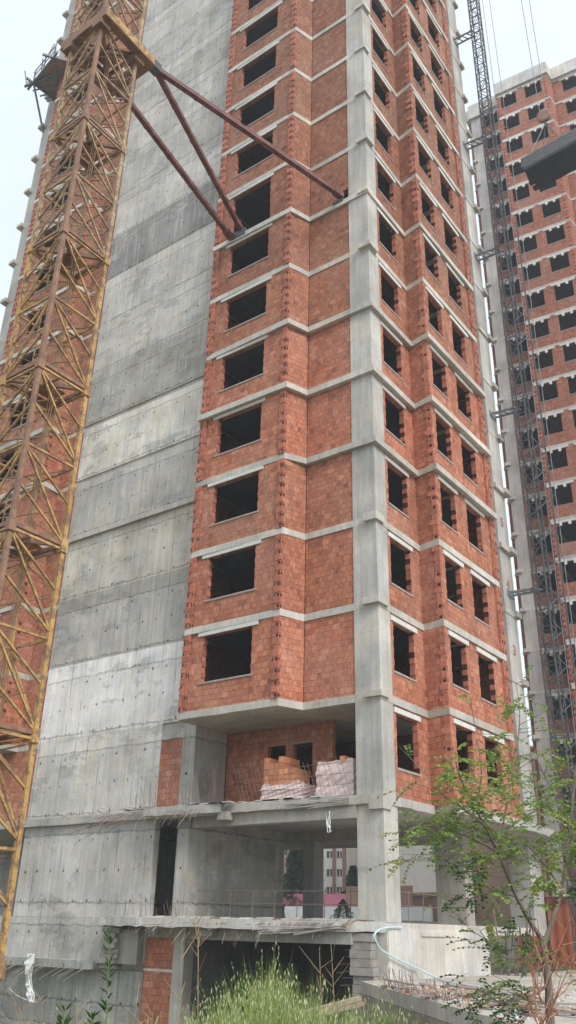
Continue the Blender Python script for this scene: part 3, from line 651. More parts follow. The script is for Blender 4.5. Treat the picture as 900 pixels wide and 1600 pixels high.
# ------------------------------------------------------------------ yellow tower crane mast
MX1, MY0 = -16.95, 11.3; MX0, MY1 = MX1-1.53, MY0+1.65
crane = thing('tower_crane', 'yellow lattice tower crane mast braced to the building by maroon struts', 'crane', (MX1-.8, MY0+.8, -3.6))
legs = {'c': (MX1, MY0), 'r': (MX1, MY1), 'l': (MX0, MY0), 'b': (MX0, MY1)}
def lp(k, z): return Vector((*legs[k], z))
SEC = 4.88; z0s = [4.05+SEC*k for k in range(-2, 7)]
for zb in z0s:
    sec = bpy.data.objects.new('mast_section', None); col.objects.link(sec); sec.parent = crane
    sec.matrix_parent_inverse = Matrix.Translation(-Vector(crane['_o'])); sec['_o'] = [0, 0, 0]
    if zb+SEC < -5: continue
    za = max(zb, -3.6)
    for k in legs:
        m = MB(); m.beam(lp(k, za), lp(k, zb+SEC-.01), .118, .118, up=(0, 1, 0)); 
        m.beam(lp(k, zb+SEC-.22), lp(k, zb+SEC+.12), .2, .2, up=(0, 1, 0)); 
        m.build('leg', M['crane_brown'] if k == 'c' else M['crane'] if zb < 15 else M['crane_pale'], sec)
    m = MB(); H = SEC/2; w_ = .055
    for a, c_ in (('c', 'r'), ('c', 'l'), ('b', 'r'), ('b', 'l')):
        for q in (0, 1):
            zt_ = zb+SEC-q*H; zl = zt_-H
            if zl < -3.7: continue
            m.beam(lp(a, zt_-.12), lp(c_, zt_-.12), w_*1.1)
            m.beam(lp(a, zt_-.15), lp(c_, zt_-H*.52), w_); m.beam(lp(a, zt_-.15), lp(c_, zl+.08), w_)
            m.beam(lp(a, zt_-H*.52), lp(c_, zl+.06), w_)
    m.build('bracing', M['crane'] if zb < 15 else M['crane_pale'], sec)
    m = MB(); zt_ = zb+.02                       # dark horizontal frame at the joint
    for a, c_ in (('c', 'r'), ('c', 'l'), ('b', 'r'), ('b', 'l'), ('c', 'b'), ('l', 'r')): m.beam(lp(a, zt_), lp(c_, zt_), .09, .11)
    m.beam(lp('c', zt_).lerp(lp('r', zt_), .5), lp('l', zt_).lerp(lp('b', zt_), .5), .07)
    m.build('joint_frame', M['crane_brown'], sec)
    m = MB()                                    # rest platform and ladder
    m.box(MX0+.1, MX0+.75, MY0+.75, MY1-.1, zb+.12, zb+.16); m.build('rest_platform', M['crane'], sec)
    m = MB()
    for q in range(3): m.tube([(MX0+.9+q*.12, MY0+.9, max(zb, -3.6)), (MX0+.95+q*.1, MY0+.85, zb+2.4), (MX0+.9+q*.12, MY0+.9, zb+SEC)], .018, 4)
    for q in range(4): zq = zb+.5+q*1.2; m.beam((MX0+.1, MY0+.15, zq), (MX1-.1, MY1-.15, zq+.5), .035)
    m.build('inner_braces_and_cable', M['crane_brown'], sec)
    m = MB(); lx, ly = MX0+.42, MY0+.62
    for s_ in (-.2, .2): m.beam((lx+s_, ly, max(zb, -3.6)), (lx+s_+.0, ly, zb+SEC), .035)
    zz = max(zb, -3.6)+.2
    while zz < zb+SEC: m.beam((lx-.2, ly, zz), (lx+.2, ly, zz), .025); zz += .3
    for q in range(6):
        zc = zb+.4+q*.8
        if zc < -3: continue
        m.tube([(lx+.38*math.cos(t), ly-.02-.42+.42*math.sin(t)*1.0, zc) for t in [math.pi*k/6 for k in range(0, -7, -1)]], .014, 4)
    m.build('ladder', M['crane_pale'], sec)
# collar
zc = 28.1; cl = thing
m = MB(); e = .26
e = .2; cx0, cx1, cy0, cy1 = MX0-e-.02, MX1+e, MY0-e, MY1+e+.38
m.box(cx1-.08, cx1+.2, cy0, cy1, zc, zc+.42); m.box(cx0-.2, cx0+.08, cy0, cy1, zc, zc+.42)
m.box(cx0+.08, cx1-.08, cy0, cy0+.28, zc, zc+.42); m.box(cx0+.08, cx1-.08, cy1-.28, cy1, zc, zc+.42)
for (px, py) in legs.values(): m.box(px-.22, px+.22, py-.22, py+.22, zc-.25, zc+.05)
m.beam(lp('c', zc+.1), lp('b', zc+.1), .14, .14); m.beam(lp('l', zc+.1), lp('r', zc+.1), .14, .14)
m.build('collar_frame', M['crane_brown'], crane)
m = MB(); m.box(cx1+.202, cx1+.215, cy0+.06, cy1-.05, zc+.03, zc+.39); m.build('collar_plate', M['crane'], crane)
A = Vector((cx1+.05, cy1+.12, zc+.15)); Bq = Vector((cx0+.3, cy1+.1, zc+.1))
m = MB(); m.box(cx1-.12, cx1+.22, cy1, cy1+.3, zc, zc+.35); m.build('strut_bracket', M['dark_steel'], crane); m = MB(); m.box(cx0+.1, cx0+.5, cy1, cy1+.3, zc-.05, zc+.35); m.build('strut_bracket', M['dark_steel'], crane)
for p, q in ((A, atY(533, 306, 22.35)), (A, atY(376, 358, 21.45)), (Bq, atY(360, 370, 21.3))):
    m = MB(); m.beam(p, q, .19, .19); d = (q-p).normalized(); m.beam(q-d*.4, q+d*.05, .26, .26)
    for k in range(1, 5): c_ = p.lerp(q, k/5); m.beam(c_-d*.06, c_+d*.06, .215, .215)
    m.build('tie_strut', M['maroon'], crane)
m = MB(); m.box(-19.4, -18.6, 21.36, 21.5, S(4)-.16, S(4)+.22); m.build('anchor_plate', M['dark_steel'], crane); m = MB(); m.box(-14.6, -14.1, 22.3, 22.44, S(4)-.05, S(4)+.1); m.build('anchor_plate', M['dark_steel'], crane)
mb = MB(); mb.box(MX0-1.2, MX1+1.2, MY0-1.2, MY1+1.2, -4.6, -3.3); mb.build('footing', M['conc'], crane, (.35, .35, .33))

# ------------------------------------------------------------------ hanging formwork platform, upper left
sp = thing('hanging_scaffold', 'small scaffold platform hung on the upper left corner of the tower', 'scaffold', (-38.6, 23.5, 50))
q = [atZ(52, 128, 51.0), atZ(84, 88, 51.0), atZ(122, 98, 51.0), atZ(106, 170, 51.0)]
m = MB(); n_ = 4
m.add([*q, *[p+Vector((0, 0, .12)) for p in q]], [(0, 1, 2, 3), (7, 6, 5, 4), (0, 4, 5, 1), (1, 5, 6, 2), (2, 6, 7, 3), (3, 7, 4, 0)]); m.build('plywood_deck', M['rusty_wood'], sp)
m = MB()
for a, c_ in ((0, 1), (1, 2), (2, 3), (3, 0), (0, 2)):
    d = (q[c_]-q[a]).normalized(); m.beam(q[a]-d*.7-Vector((0, 0, .1)), q[c_]+d*.5-Vector((0, 0, .1)), .12, .16)
for p in (q[0], q[1], q[0].lerp(q[1], .5)):
    m.beam(p-Vector((0, 0, .2)), p+Vector((0, 0, 1.3)), .07)
m.beam(q[0]+Vector((0, 0, 1.1)), q[1]+Vector((0, 0, 1.1)), .06); m.beam(q[0]+Vector((0, 0, .6)), q[1]+Vector((0, 0, .6)), .05)
m.beam(q[0], Vector((-38.1, 22.7, 47.6)), .1); m.beam(q[3], Vector((-38.0, 22.4, 47.4)), .1); m.beam(q[1]+Vector((0, 0, .05)), Vector((-38.1, 23.6, 50.2)), .1)
for k in range(9):
    p = q[G.randint(0, 1)].lerp(q[G.randint(0, 2)], G.random()); m.beam(p+Vector((-.3, -.3, -.2)), p+Vector((G.uniform(-.8, .5), G.uniform(-.5, .5), G.uniform(.6, 1.8))), .055)
for k in range(5): p = q[0].lerp(q[3], k/5); m.beam(p-Vector((.5, .2, .16)), p+Vector((1.6, .6, -.16)), .08)
m.build('tube_frame', M['grey_steel'], sp)

# ------------------------------------------------------------------ hoist mast at the right of the tower
hoist = thing('hoist_mast', 'slim dark lattice hoist mast rising between the two towers', 'hoist', (-11.55, 34, -1.2))
hx, hy, hw = -11.55, 34.0, .54
hl = [(hx-hw/2, hy-hw/2), (hx+hw/2, hy-hw/2), (hx+hw/2, hy+hw/2), (hx-hw/2, hy+hw/2)]
z = -1.15; ns = 0
while z < 62:
    m = MB()
    for (a, c_) in hl: m.beam((a, c_, z), (a, c_, z+5.98), .062, .062, up=(0, 1, 0))
    k = 0
    zz = z+.02
    while zz < z+5.9:
        for e_ in range(4):
            a, c_ = hl[e_], hl[(e_+1) % 4]
            m.beam((*a, zz), (*c_, zz), .034)
            p0, p1 = (a, c_) if (k+e_) % 2 else (c_, a); m.beam((*p0, zz), (*p1, zz+.75), .03)
        zz += .75; k += 1
    m.build('mast_section', M['dark_steel'], hoist); z += 6; ns += 1
for zt_ in (13.4, 22.6, 32.6, 41.0, 50.3):
    m = MB()
    for s_ in (-.22, .22): m.beam((-12.97, hy+s_-.1, zt_), (hx-.2, hy+s_*.9, zt_), .08)
    for k in range(4): x = -12.8+k*.3; m.beam((x, hy-.3, zt_), (x+.3, hy+.15, zt_), .05)
    m.box(-12.99, -12.93, hy-.45, hy+.3, zt_-.15, zt_+.15); m.build('wall_tie', M['grey_steel'], hoist)
for (dx, dy) in ((.62, -.1), (.95, .25)):
    m = MB(); m.tube([(hx+dx, hy+dy, -1), (hx+dx+.1, hy+dy, 30), (hx+dx-.05, hy+dy, 62)], .018, 4); m.build('cable', M['grey_steel'], hoist)
m = MB()                                        # guide rail clutter down low (double mast)
for z_ in range(0, 20): 
    zz = -1+z_*1.5; m.beam((hx+.35, hy-.3, zz), (hx+1.0, hy+.1, zz+.7), .04); m.beam((hx+.9, hy+.1, zz), (hx+.35, hy-.2, zz+.8), .035)
m.beam((hx+.9, hy, -1), (hx+.9, hy, 34), .06); m.build('rack_guide', M['dark_steel'], hoist)

# ------------------------------------------------------------------ second tower (built in its own frame, turned 5.5 degrees)
th = R(5.466); RU = Vector((math.cos(th), math.sin(th), 0)); RW = Vector((-math.sin(th), math.cos(th), 0)); RC = Vector((-17.83, 55.87, 0))
t2 = thing('tower_block', 'second unfinished brick tower behind the hoist on the right, roof edge visible', 'building', (-17.83, 55.87, 0))
t2.rotation_euler.z = th; t2['_o'] = [0, 0, 0]
def T2(mb, name, mat, color=None, parent=None):
    o = mb.build(name, mat, None, color); o.parent = parent or t2; return o
def s2(n): return 69.1-3*n
NT = 24
plan2 = [(-3.4, 1.6), (-3.0, 1.6), (-3.0, 1.15), (-2.1, 1.15), (-.05, 1.2), (0, 0), (4.75, 0), (4.95, 1.0), (11, 1.0), (11, 0), (16, 0), (16, 14), (-3.4, 14)]
for n in range(0, NT):
    z = s2(n); zt = z+2.78; mb = MB(); wz = (z+1.0, z+2.58)
    wins = [((0, 0), (4.7, 0), [(.28, 1.78), (2.62, 4.12)]), ((5.0, 1.05), (11, 1.05), [(.85, 2.6), (3.9, 5.4)]), ((-2.1, 1.25), (.05, 1.25), [(.36, 1.8)]), ((11, 0.02), (16, .02), [(.5, 2.0), (3, 4.5)])]
    bl = []
    for A_, B_, hs in wins:
        mb.wall(A_, B_, T, z, zt, [(h0, h1, *wz) for h0, h1 in hs])
        for h0, h1 in hs: bl.append((A_[0]+h0, A_[0]+h1, A_[1]))
    mb.wall((4.7, .02), (4.98, 1.03), T, z, zt); mb.box(0.0, .19, .2, 1.25, z, zt); mb.box(-3.36, -3.0, 1.65, 14, z, zt); mb.box(15.8, 16, .2, 14, z, zt); mb.box(-3.0, 15.8, 13.8, 14, z, zt)
    G2 = G
    teeth(mb, 0.0, 0.0, -1, -1, z, zt, .3, .05, .6, .03); teeth(mb, 4.7, 0.0, 1, -1, z, zt, .3, .2, .6, .03)
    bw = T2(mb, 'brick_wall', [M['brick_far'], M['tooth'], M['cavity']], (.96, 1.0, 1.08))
    if n < 21:
        for (a, c_, y_) in bl[:4] + bl[4:5]:
            mb = MB(); mb.box(a-.22, c_+.22, y_-.05, y_+.06, z+2.585, z+2.75)
            for f_ in (.28, .72): xx = a+(c_-a)*f_; mb.box(xx-.1, xx+.1, y_-.06, y_+.02, z+2.36, z+2.583, 1)
            T2(mb, 'lintel', [M['lintel'], M['white_plastic']], None, bw)
            if n < 12:
                mb = MB(); mb.box(a-.05, c_+.05, y_-.03, y_+.19, z+.93, z+1.003); T2(mb, 'sill', M['sill'], None, bw)
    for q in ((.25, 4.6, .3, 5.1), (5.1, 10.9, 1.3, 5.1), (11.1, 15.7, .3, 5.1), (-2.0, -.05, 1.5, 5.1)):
        mb = MB(); mb.box(*q, zt-.02, zt-.002); T2(mb, 'ceiling_shade_sheet', M['plank_and_shade'])  # near-black sheets below the slab, painted shade behind the windows
    mb = MB(); mb.box(.25, 15.7, 4.9, 5.1, z, zt-.03); T2(mb, 'partition_wall', M['brick'], (.3, .28, .28))  # same brick tinted dark, interior shade is in the tint
    mb = MB(); mb.prism(plan2, zt+.002, zt+.22); mb.box(-3.1, -2.7, .95, 1.3, zt, zt+.26); T2(mb, 'floor_slab', M['conc'], cg(.50, .3))
    mb = MB(); mb.box(-3.0, -2.1, 1.16, 1.5, z, zt); T2(mb, 'column', M['conc'], cg(G.uniform(.42, .50), 0))
mb = MB(); off = [(p[0]+(-.12 if p[0] < 1 else .1), p[1]-.22 if p[1] < 5 else p[1]) for p in plan2]
mb.prism(off, 72.1, 73.55); mb.box(-3.2, -2.0, .9, 1.5, 71.75, 72.1); T2(mb, 'roof_parapet', M['conc'], cg(.56, 0))
mb = MB(); mb.box(.601, 15, 5.2, 13, s2(NT-1)-.2, 72); mb.box(-2.9, .6, 5.2, 13, s2(NT-1)-.2, 72); T2(mb, 'core_wall', M['conc'], cg(.1, 0))  # core tinted near black, painting the shade deep in the rooms

# ------------------------------------------------------------------ crane load in the sky
load = thing('hanging_formwork', 'dark bundle of formwork planks slung from the crane cables at upper right', 'crane load', (-8, 35, 37.4))
zb_ = 37.6
P0 = atZ(816, 266, zb_); P1 = atZ(842, 294, zb_); Lx = (atZ(896, 222, zb_)-P0).normalized(); L_ = 4.3; Wd = (P1-P0); Wd = Wd-Lx*Wd.dot(Lx)
m = MB(); nW = 7
for k in range(nW):
    a = P0+Wd*(k/nW)+Lx*G.uniform(-.1, .15); c_ = a+Lx*(L_+G.uniform(-.2, .2)); wv = Wd.normalized()*(Wd.length/nW)*.46
    m.beam(a+wv, c_+wv, Wd.length/nW*.93, .2)
m.build('plank_layer', M['plank_and_shade'], load)
m = MB()
for r_ in range(5):
    for k in range(5):
        a = P0+Wd*(k/6+.05)+Lx*G.uniform(-.15, .3)+Vector((0, 0, .24+r_*.17)); m.beam(a+Wd*.07, a+Wd*.07+Lx*(L_+G.uniform(-.3, .3)), Wd.length*.14, .13)
m.build('timber_beam', M['grey_steel'], load)
hk = atD(850, 181, math.hypot(*(P0+Lx*1.6+Wd*.5).xy))
m = MB()
for f_, g_ in ((.12, .1), (.12, .9), (.55, .1), (.55, .9)): m.tube([hk+Vector((0, 0, -.6)), P0+Lx*L_*f_+Wd*g_+Vector((0, 0, 1.0))], .028, 4)
m.build('sling', M['grey_steel'], load)
hb = thing('hook_block', 'round rusty crane hook block above the hanging bundle', 'hook block', hk)
m = MB(); n = 14
vs = []; 
for j, (r_, y_) in enumerate(((.30, -.13), (.40, -.10), (.40, .10), (.30, .13))):
    for k in range(n): t = 2*math.pi*k/n; vs.append(hk+Vector((r_*math.cos(t)*1.0, y_, r_*math.sin(t)*1.15)))
m.add(vs, [(j*n+k, j*n+(k+1) % n, (j+1)*n+(k+1) % n, (j+1)*n+k) for j in range(3) for k in range(n)]+[tuple(range(n)), tuple(range(4*n-1, 3*n-1, -1))]); m.build('sheave_housing', M['rusty_wood'], hb)
m = MB(); m.tube([hk+Vector((0, 0, -.4)), hk+Vector((0, 0, -.62)), hk+Vector((.16, 0, -.78)), hk+Vector((.02, 0, -.92)), hk+Vector((-.14, 0, -.8))], .055, 6); m.build('hook', M['dark_steel'], hb)
for s_ in (-.2, .2): m = MB(); m.tube([hk+Vector((s_, 0, .2)), hk+Vector((s_*1.6, -.2, 40))], .02, 4); m.build('hoist_cable', M['grey_steel'], hb)

# ------------------------------------------------------------------ terrace, planks, hose, rust sheet
tp = [(-13.25, 21.5), (-11.9, 20.0), (-6.41, 14.26), (-4.0, 11.9), (6, 14), (30, 25), (30, 39.6), (-12.96, 39.6), (-12.96, 22.4), (-13.25, 22.4)]
m = MB(); m.prism(tp, -1.42, -1.15); struct(m.build('terrace', M['conc'], None, (.42, .40, .37)))
tb = thing('terrace_beam', 'long concrete edge beam carrying the plank-strewn terrace', 'beam', (-9, 17.4, -1.8))
m = MB(); m.beam((-12.9, 21.3, -1.6), (-4.2, 12.25, -1.6), .4, .34); m.build('beam', M['conc'], tb, (.27, .25, .21))
m = MB()
for f_ in (.02, .36, .72): p = Vector((-12.7, 21.3, 0)).lerp(Vector((-4.3, 12.6, 0)), f_); m.box(p.x-.2, p.x+.2, p.y-.0, p.y+.4, -4, -1.77)
m.build('pier', M['conc'], tb, (.34, .33, .31))
ed = Vector((5.49, -5.74, 0)).normalized(); nrm_ = Vector((.72, .69, 0)); E0 = Vector((-11.9, 20.0, -1.15))
cntp = 0
for k in range(30):
    s_ = G.uniform(0, 7.5); dpt = G.uniform(.2, 2.4); p = E0+ed*s_+nrm_*dpt; a = G.uniform(-.35, .35)+(.0 if G.random() < .6 else 1.4)
    d = (ed*math.cos(a)+nrm_*math.sin(a)); L_ = G.uniform(.6, 2.0); z = -1.15+.02+G.choice((0, .05, .1))*(dpt < 1.8)
    m = MB(); m.beam(p+Vector((0, 0, z+1.15+G.uniform(0, .05)))-d*L_/2, p+Vector((0, 0, z+1.15+G.uniform(0, .05)))+d*L_/2, G.uniform(.08, .18), .035)
    tag(m.build('board', M['wood'] if G.random() < .6 else M['wood_grey']), 'weathered timber board lying loose on the concrete terrace', 'board', 'loose boards on the terrace')
bars = []
def pickup(p, q, g):
    m = MB(); m.tube([p, q], .009, 4); tag(m.build('steel_bar', M['rebar']), *g)
for k in range(34):
    s_ = .3+k*.19; p = E0+ed*s_+nrm_*.12
    pickup(p+Vector((0, 0, .0)), p+ed*-.12-nrm_*G.uniform(-.1, .15)+Vector((G.uniform(-.1, .1), 0, G.uniform(.18, .42))), ('short rusty starter bar sticking up along the terrace edge', 'steel bar', 'starter bars along the terrace edge'))
m = MB()
for k in range(900):
    s_ = G.uniform(-.2, 9); dpt = abs(G.gauss(0, 2.0)); p = E0+ed*s_*G.uniform(.2, 1)+nrm_*dpt
    if p.x < -12.85: continue
    r_ = G.uniform(.01, .045); m.box(p.x-r_, p.x+r_*G.uniform(.6, 2), p.y-r_, p.y+r_, -1.148, -1.15+r_*1.2, G.choice((0, 0, 2, 2, 0, 1)))
struct(m.build('rubble', [M['sill'], M['tooth'], M['lintel']]), 'stuff')
hp = [(628, 1449), (612, 1449), (594, 1452), (585, 1461), (588, 1472), (600, 1487)]
pts = [atX(u, v, -12.86 if i > 1 else -12.9) for i, (u, v) in enumerate(hp)]
pts += [atX(640, 1508, -12.84), atX(657, 1515, -12.8)] + [atZ(u, v, -1.10) for u, v in ((684, 1529), (708, 1535), (735, 1540), (765, 1546), (787, 1555), (800, 1566), (808, 1590))]
def catmull(P_, n=6):
    o_ = []
    for i in range(len(P_)-1):
        p0, p1, p2, p3 = P_[max(i-1, 0)], P_[i], P_[i+1], P_[min(i+2, len(P_)-1)]
        for k in range(n):
            t = k/n; o_.append(.5*((2*p1)+(-p0+p2)*t+(2*p0-5*p1+4*p2-p3)*t*t+(-p0+3*p1-3*p2+p3)*t**3))
    return o_+[P_[-1]]
m = MB(); m.tube(catmull(pts), .024, 6); tag(m.build('hose', M['hose']), 'pale blue hose looping down the parapet and across the terrace', 'hose')
rs = thing('sheet_fence', 'rust red sheet metal site fence standing behind the sapling', 'fence', (-13, 38, -1.15))
fx0 = -15.75; 
for k in range(7):
    m = MB(); x0 = fx0+k*1.5
    pr = []; 
    for j in range(16):
        xx = x0+j*.1; pr.append((xx, 38.0+(.02 if j % 4 in (1, 2) else 0)))
    vs = [(x_, y_, -1.13) for x_, y_ in pr]+[(x_, y_, 1.48+.015*(k % 2)) for x_, y_ in pr]; n = len(pr)
    m.add(vs, [(i, i+1, n+i+1, n+i) for i in range(n-1)]); o = m.build('sheet_panel', M['rust_sheet'], rs); mo = o.modifiers.new('t', 'SOLIDIFY'); mo.thickness = .01
    m = MB(); m.box(x0-.03, x0+.03, 37.94, 37.99, -1.14, 1.54); m.build('post', M['rusty_wood'], rs)
m = MB(); m.box(fx0, fx0+10.5, 37.9, 37.96, 1.40, 1.47); m.build('top_rail', M['dark_steel'], rs)
# stack of steel props beside parapet end
pk = thing('prop_stack', 'dark leaning steel props and bars stacked at the end of the parapet wall', 'props', (-12.4, 28, -1.15))
for k in range(12):
    m = MB(); x = -12.8+k*.11; m.tube([(x+G.uniform(-.1, .1), 29.2+G.uniform(-.3, .3), -1.14), (x+G.uniform(-.25, .25), 29.5+G.uniform(-.3, .3), .35+G.uniform(-.4, .6))], .03, 5); m.build('prop', M['dark_steel'] if k % 3 else M['rebar'], pk)

# ------------------------------------------------------------------ far buildings seen through the open ground floor
def bld(label, x0, x1, y, z0, z1, mat, wins=(), depth=10, extra=None, name='apartment_building'):
    t = thing(name, label, 'building', ((x0+x1)/2, y, z0))
    m = MB(); m.wall((x0, y), (x1, y), .3, z0, z1, [(w_[0]-x0, w_[1]-x0, w_[2], w_[3]) for w_ in wins]); m.box(x0, x1, y+.32, y+depth, z0, z1-.01)
    m.build('wall', mat, t)
    for w_ in wins:
        f = MB(); f.box(w_[0], w_[1], y+.15, y+.19, w_[2], w_[3]); o = f.build('window', M['glass'], t)
        f = MB(); xm = (w_[0]+w_[1])/2; f.box(xm-.05, xm+.05, y+.08, y+.147, w_[2], w_[3]); f.box(w_[0], w_[1], y+.08, y+.147, w_[2], w_[2]+.08); f.build('frame', M['white'], o)
    m = MB(); m.box(x0-.2, x1+.2, y-.2, y+depth, z1, z1+.3); m.build('roof', M['brown_r'], t)
    return t
def bz(u, v, y=75): return atY(u, v, y)
W1 = []
for (ua, ub) in ((510, 519), (526, 534)):
    for (va, vb) in ((1330, 1342), (1358, 1371), (1386, 1398), (1302, 1314)):
        a = bz(ua, vb); c_ = bz(ub, va); W1.append((a.x, c_.x, a.z, c_.z))
a = bz(500, 1400)
b1 = bld('cream apartment block with brown vertical bands seen through the open ground floor', -53.2, bz(541, 1350).x, 75, .5, 12, M['cream'], W1)
m = MB()
for ua, ub in ((521, 524.5), (536.5, 541)): m.box(bz(ua, 1350).x, bz(ub, 1350).x, 74.8, 75, .5, 12)
m.build('brown_band', M['brown_r'], b1)
bld('pale distant house right of the cream block, glimpsed beside the corner column', -50, -44.5, 82, .5, 6.3, M['white'], [(-50.2+.9, -48.7, 4.2, 5.1), (-48.2, -47.6, 4.2, 5.1)])
bld('large blank cream gable wall seen right of the corner column', -43.5, -36.0, 76, .6, 14, M['cream'])
bld('brown brick low building at the foot of the blank cream gable', -44, -36.3, 73, .6, 2.9, M['brown_r'], [(-40.8, -39.3, .9, 1.7)], 3)
bld('tan apartment block with white strips seen behind the tree', -35.5, -28.5, 76, .6, 15, M['tan'], [(-31.6, -30.6, 3.2, 4.8), (-31.6, -30.6, 7, 8.6), (-29.8, -29.0, 3.2, 4.8)])
bld('tan building behind the conifer at the left of the opening', -64, -54.6, 78, .6, 14, M['tan'], [(-58, -57, 7, 8.5)])
hd = tag((lambda m: (m.box(bz(440, 1400, 70).x, bz(541, 1400, 70).x, 70, 70.1, 1.95, 3.0), m.build('hoarding', M['pink']))[1])(MB()), 'bright pink hoarding strip in front of the cream block', 'hoarding')
tag((lambda m: (m.box(bz(440, 1400, 69).x, -36, 69.5, 69.8, .5, 1.95), m.build('garden_wall', M['white']))[1])(MB()), 'low white wall under the pink hoarding', 'wall')
tag((lambda m: (m.box(bz(541.5, 1400, 70).x, -38.0, 69.9, 70.2, 1.96, 3.6), m.build('boundary_wall', M['brown_r']))[1])(MB()), 'brown wall right of the pink hoarding', 'wall')

# ------------------------------------------------------------------ trees and plants
def leafq(m, p, d, L, w_, mi=None):
    d = Vector(d).normalized(); s_ = d.cross(Vector((G.uniform(-1, 1), G.uniform(-1, 1), G.uniform(-.3, 1.2)))); 
    if s_.length < 1e-3: return
    s_.normalize(); nn = s_.cross(d)
    p = Vector(p); m.add([p, p+d*L*.45+s_*w_+nn*w_*.25, p+d*L, p+d*L*.5-s_*w_+nn*w_*.25], [(0, 1, 2, 3)], mi)
def conifer(label, x, y, z0, h, r_, name='conifer_tree', mat='conifer'):
    t = thing(name, label, 'tree', (x, y, z0)); m = MB(); m.tube([(x, y, z0), (x, y, z0+h*.95)], [h*.03, h*.005], 6); m.build('trunk', M['bark'], t)
    m = MB()
    for k in range(2200):
        f = G.random()**.8; a = G.uniform(0, 6.28); rr = r_*(1-f)**.8*G.uniform(.3, 1.05)*(1+.25*math.sin(a*3+f*20)); p = (x+rr*math.cos(a), y+rr*math.sin(a), z0+h*(.08+.92*f)-rr*.15)
        leafq(m, p, (math.cos(a), math.sin(a), G.uniform(-.5, .3)), h*.075, h*.03)
    m.build('crown', M[mat], t)
conifer('dark conifer left of the cream block beyond the deck', bz(462, 1400, 71).x, 71, .9, 6.6, 1.5)
conifer('small round dark shrub before the white wall', bz(536, 1415, 66).x, 66, .9, 1.5, .95, 'shrub')
conifer('dark round tree beside the corner column, beyond the cream block', bz(552, 1380, 72).x, 72, 1.0, 4.4, 1.1, 'tree', 'leaf_d')

# sapling in the foreground (robinia-like)
D0 = 6.6
def sp_(u, v, D=D0): return atD(u, v, D)
tr = thing('sapling_tree', 'slender leafy sapling with forked trunk in front of the rust red fence', 'tree', sp_(858, 1640))
m = MB(); base = sp_(858, 1640); gzb = Vector((base.x, base.y, gz(base.x, base.y)))
m.tube(catmull([gzb, sp_(860, 1600), sp_(858, 1550), sp_(852, 1500), sp_(848, 1470)], 4), [.034-.0007*k for k in range(17)], 8); m.build('trunk', M['bark'], tr)
limbs = [([(848, 1470), (828, 1440), (806, 1400), (786, 1352), (765, 1305), (742, 1262), (722, 1222), (712, 1190)], 6.6, 5.9, .017),
         ([(850, 1475), (866, 1430), (878, 1390), (884, 1340), (892, 1280), (898, 1220), (905, 1160)], 6.6, 6.9, .018),
         ([(800, 1388), (792, 1340), (786, 1290), (798, 1230), (808, 1170), (812, 1110), (806, 1068)], 6.4, 6.8, .011),
         ([(776, 1330), (740, 1310), (700, 1296), (664, 1290), (634, 1300)], 6.2, 5.8, .010),
         ([(756, 1288), (722, 1262), (690, 1240), (662, 1205)], 6.1, 5.9, .009),
         ([(772, 1320), (800, 1290), (830, 1270), (858, 1250)], 6.2, 6.5, .009),
         ([(878, 1390), (850, 1350), (820, 1320), (800, 1345)], 6.6, 6.3, .009),
         ([(890, 1300), (870, 1250), (850, 1210), (835, 1180)], 6.7, 6.5, .009),
         ([(742, 1262), (752, 1215), (748, 1170), (742, 1135)], 6.0, 6.1, .007),
         ([(806, 1400), (770, 1395), (735, 1405), (715, 1420)], 6.4, 6.0, .008),
         ([(776, 1330), (735, 1345), (690, 1335), (665, 1345)], 6.2, 5.9, .008),
         ([(852, 1500), (820, 1500), (780, 1490), (750, 1455)], 6.6, 6.2, .010),
         ([(858, 1540), (820, 1560), (780, 1565), (750, 1545)], 6.6, 6.3, .009),
         ([(884, 1345), (900, 1300), (925, 1260)], 6.7, 6.9, .009)]
crown = MB(); limbm = MB(); allp = []
for pts_, Da, Db, r_ in limbs:
    P_ = catmull([sp_(u, v, Da+(Db-Da)*k/(len(pts_)-1)) for k, (u, v) in enumerate(pts_)], 5); N_ = len(P_)
    limbm.tube(P_, [r_*(1-.8*k/N_) for k in range(N_)], 5)
    allp.append((P_, r_))
def frond(m, p, d, L, n, dens_mat):
    d = Vector(d).normalized(); side = d.cross(Vector((0, 0, 1)))
    if side.length < .1: side = Vector((1, 0, 0))
    side.normalize(); pts = [Vector(p)]
    for k in range(n): d = (d+Vector((0, 0, -.09))).normalized(); pts.append(pts[-1]+d*(L/n))
    limbm.tube([pts[0], pts[n//2], pts[-1]], .0012, 3)
    for k in range(1, n+1):
        for s_ in (-1, 1): leafq(m, pts[k], (side*s_+d*.45+Vector((0, 0, G.uniform(-.35, .1)))), G.uniform(.024, .036), G.uniform(.007, .011), dens_mat)
clusters = 0
for P_, r_ in allp:
    N_ = len(P_)
    for k in range(4 if r_ > .015 else 1, N_):
        nb = 1
        if r_ > .015 and k < N_*.35: continue
        for q in range(nb):
            if G.random() < .22: continue
            a = G.uniform(0, 6.28); d = Vector((math.cos(a), math.sin(a), G.uniform(-.25, .7))); p = P_[k]
            L1 = G.uniform(.08, .30); e = p+d.normalized()*L1; limbm.tube([p, e], [.003, .0015], 3)
            mi = 0 if G.random() < .78 else 1
            for f in range(G.choice((1, 2, 3))): 
                dd = d+Vector((G.uniform(-.9, .9), G.uniform(-.9, .9), G.uniform(-.6, .5))); frond(crown, p.lerp(e, G.uniform(.5, 1)), dd, G.uniform(.12, .24), G.choice((5, 6, 8)), mi)
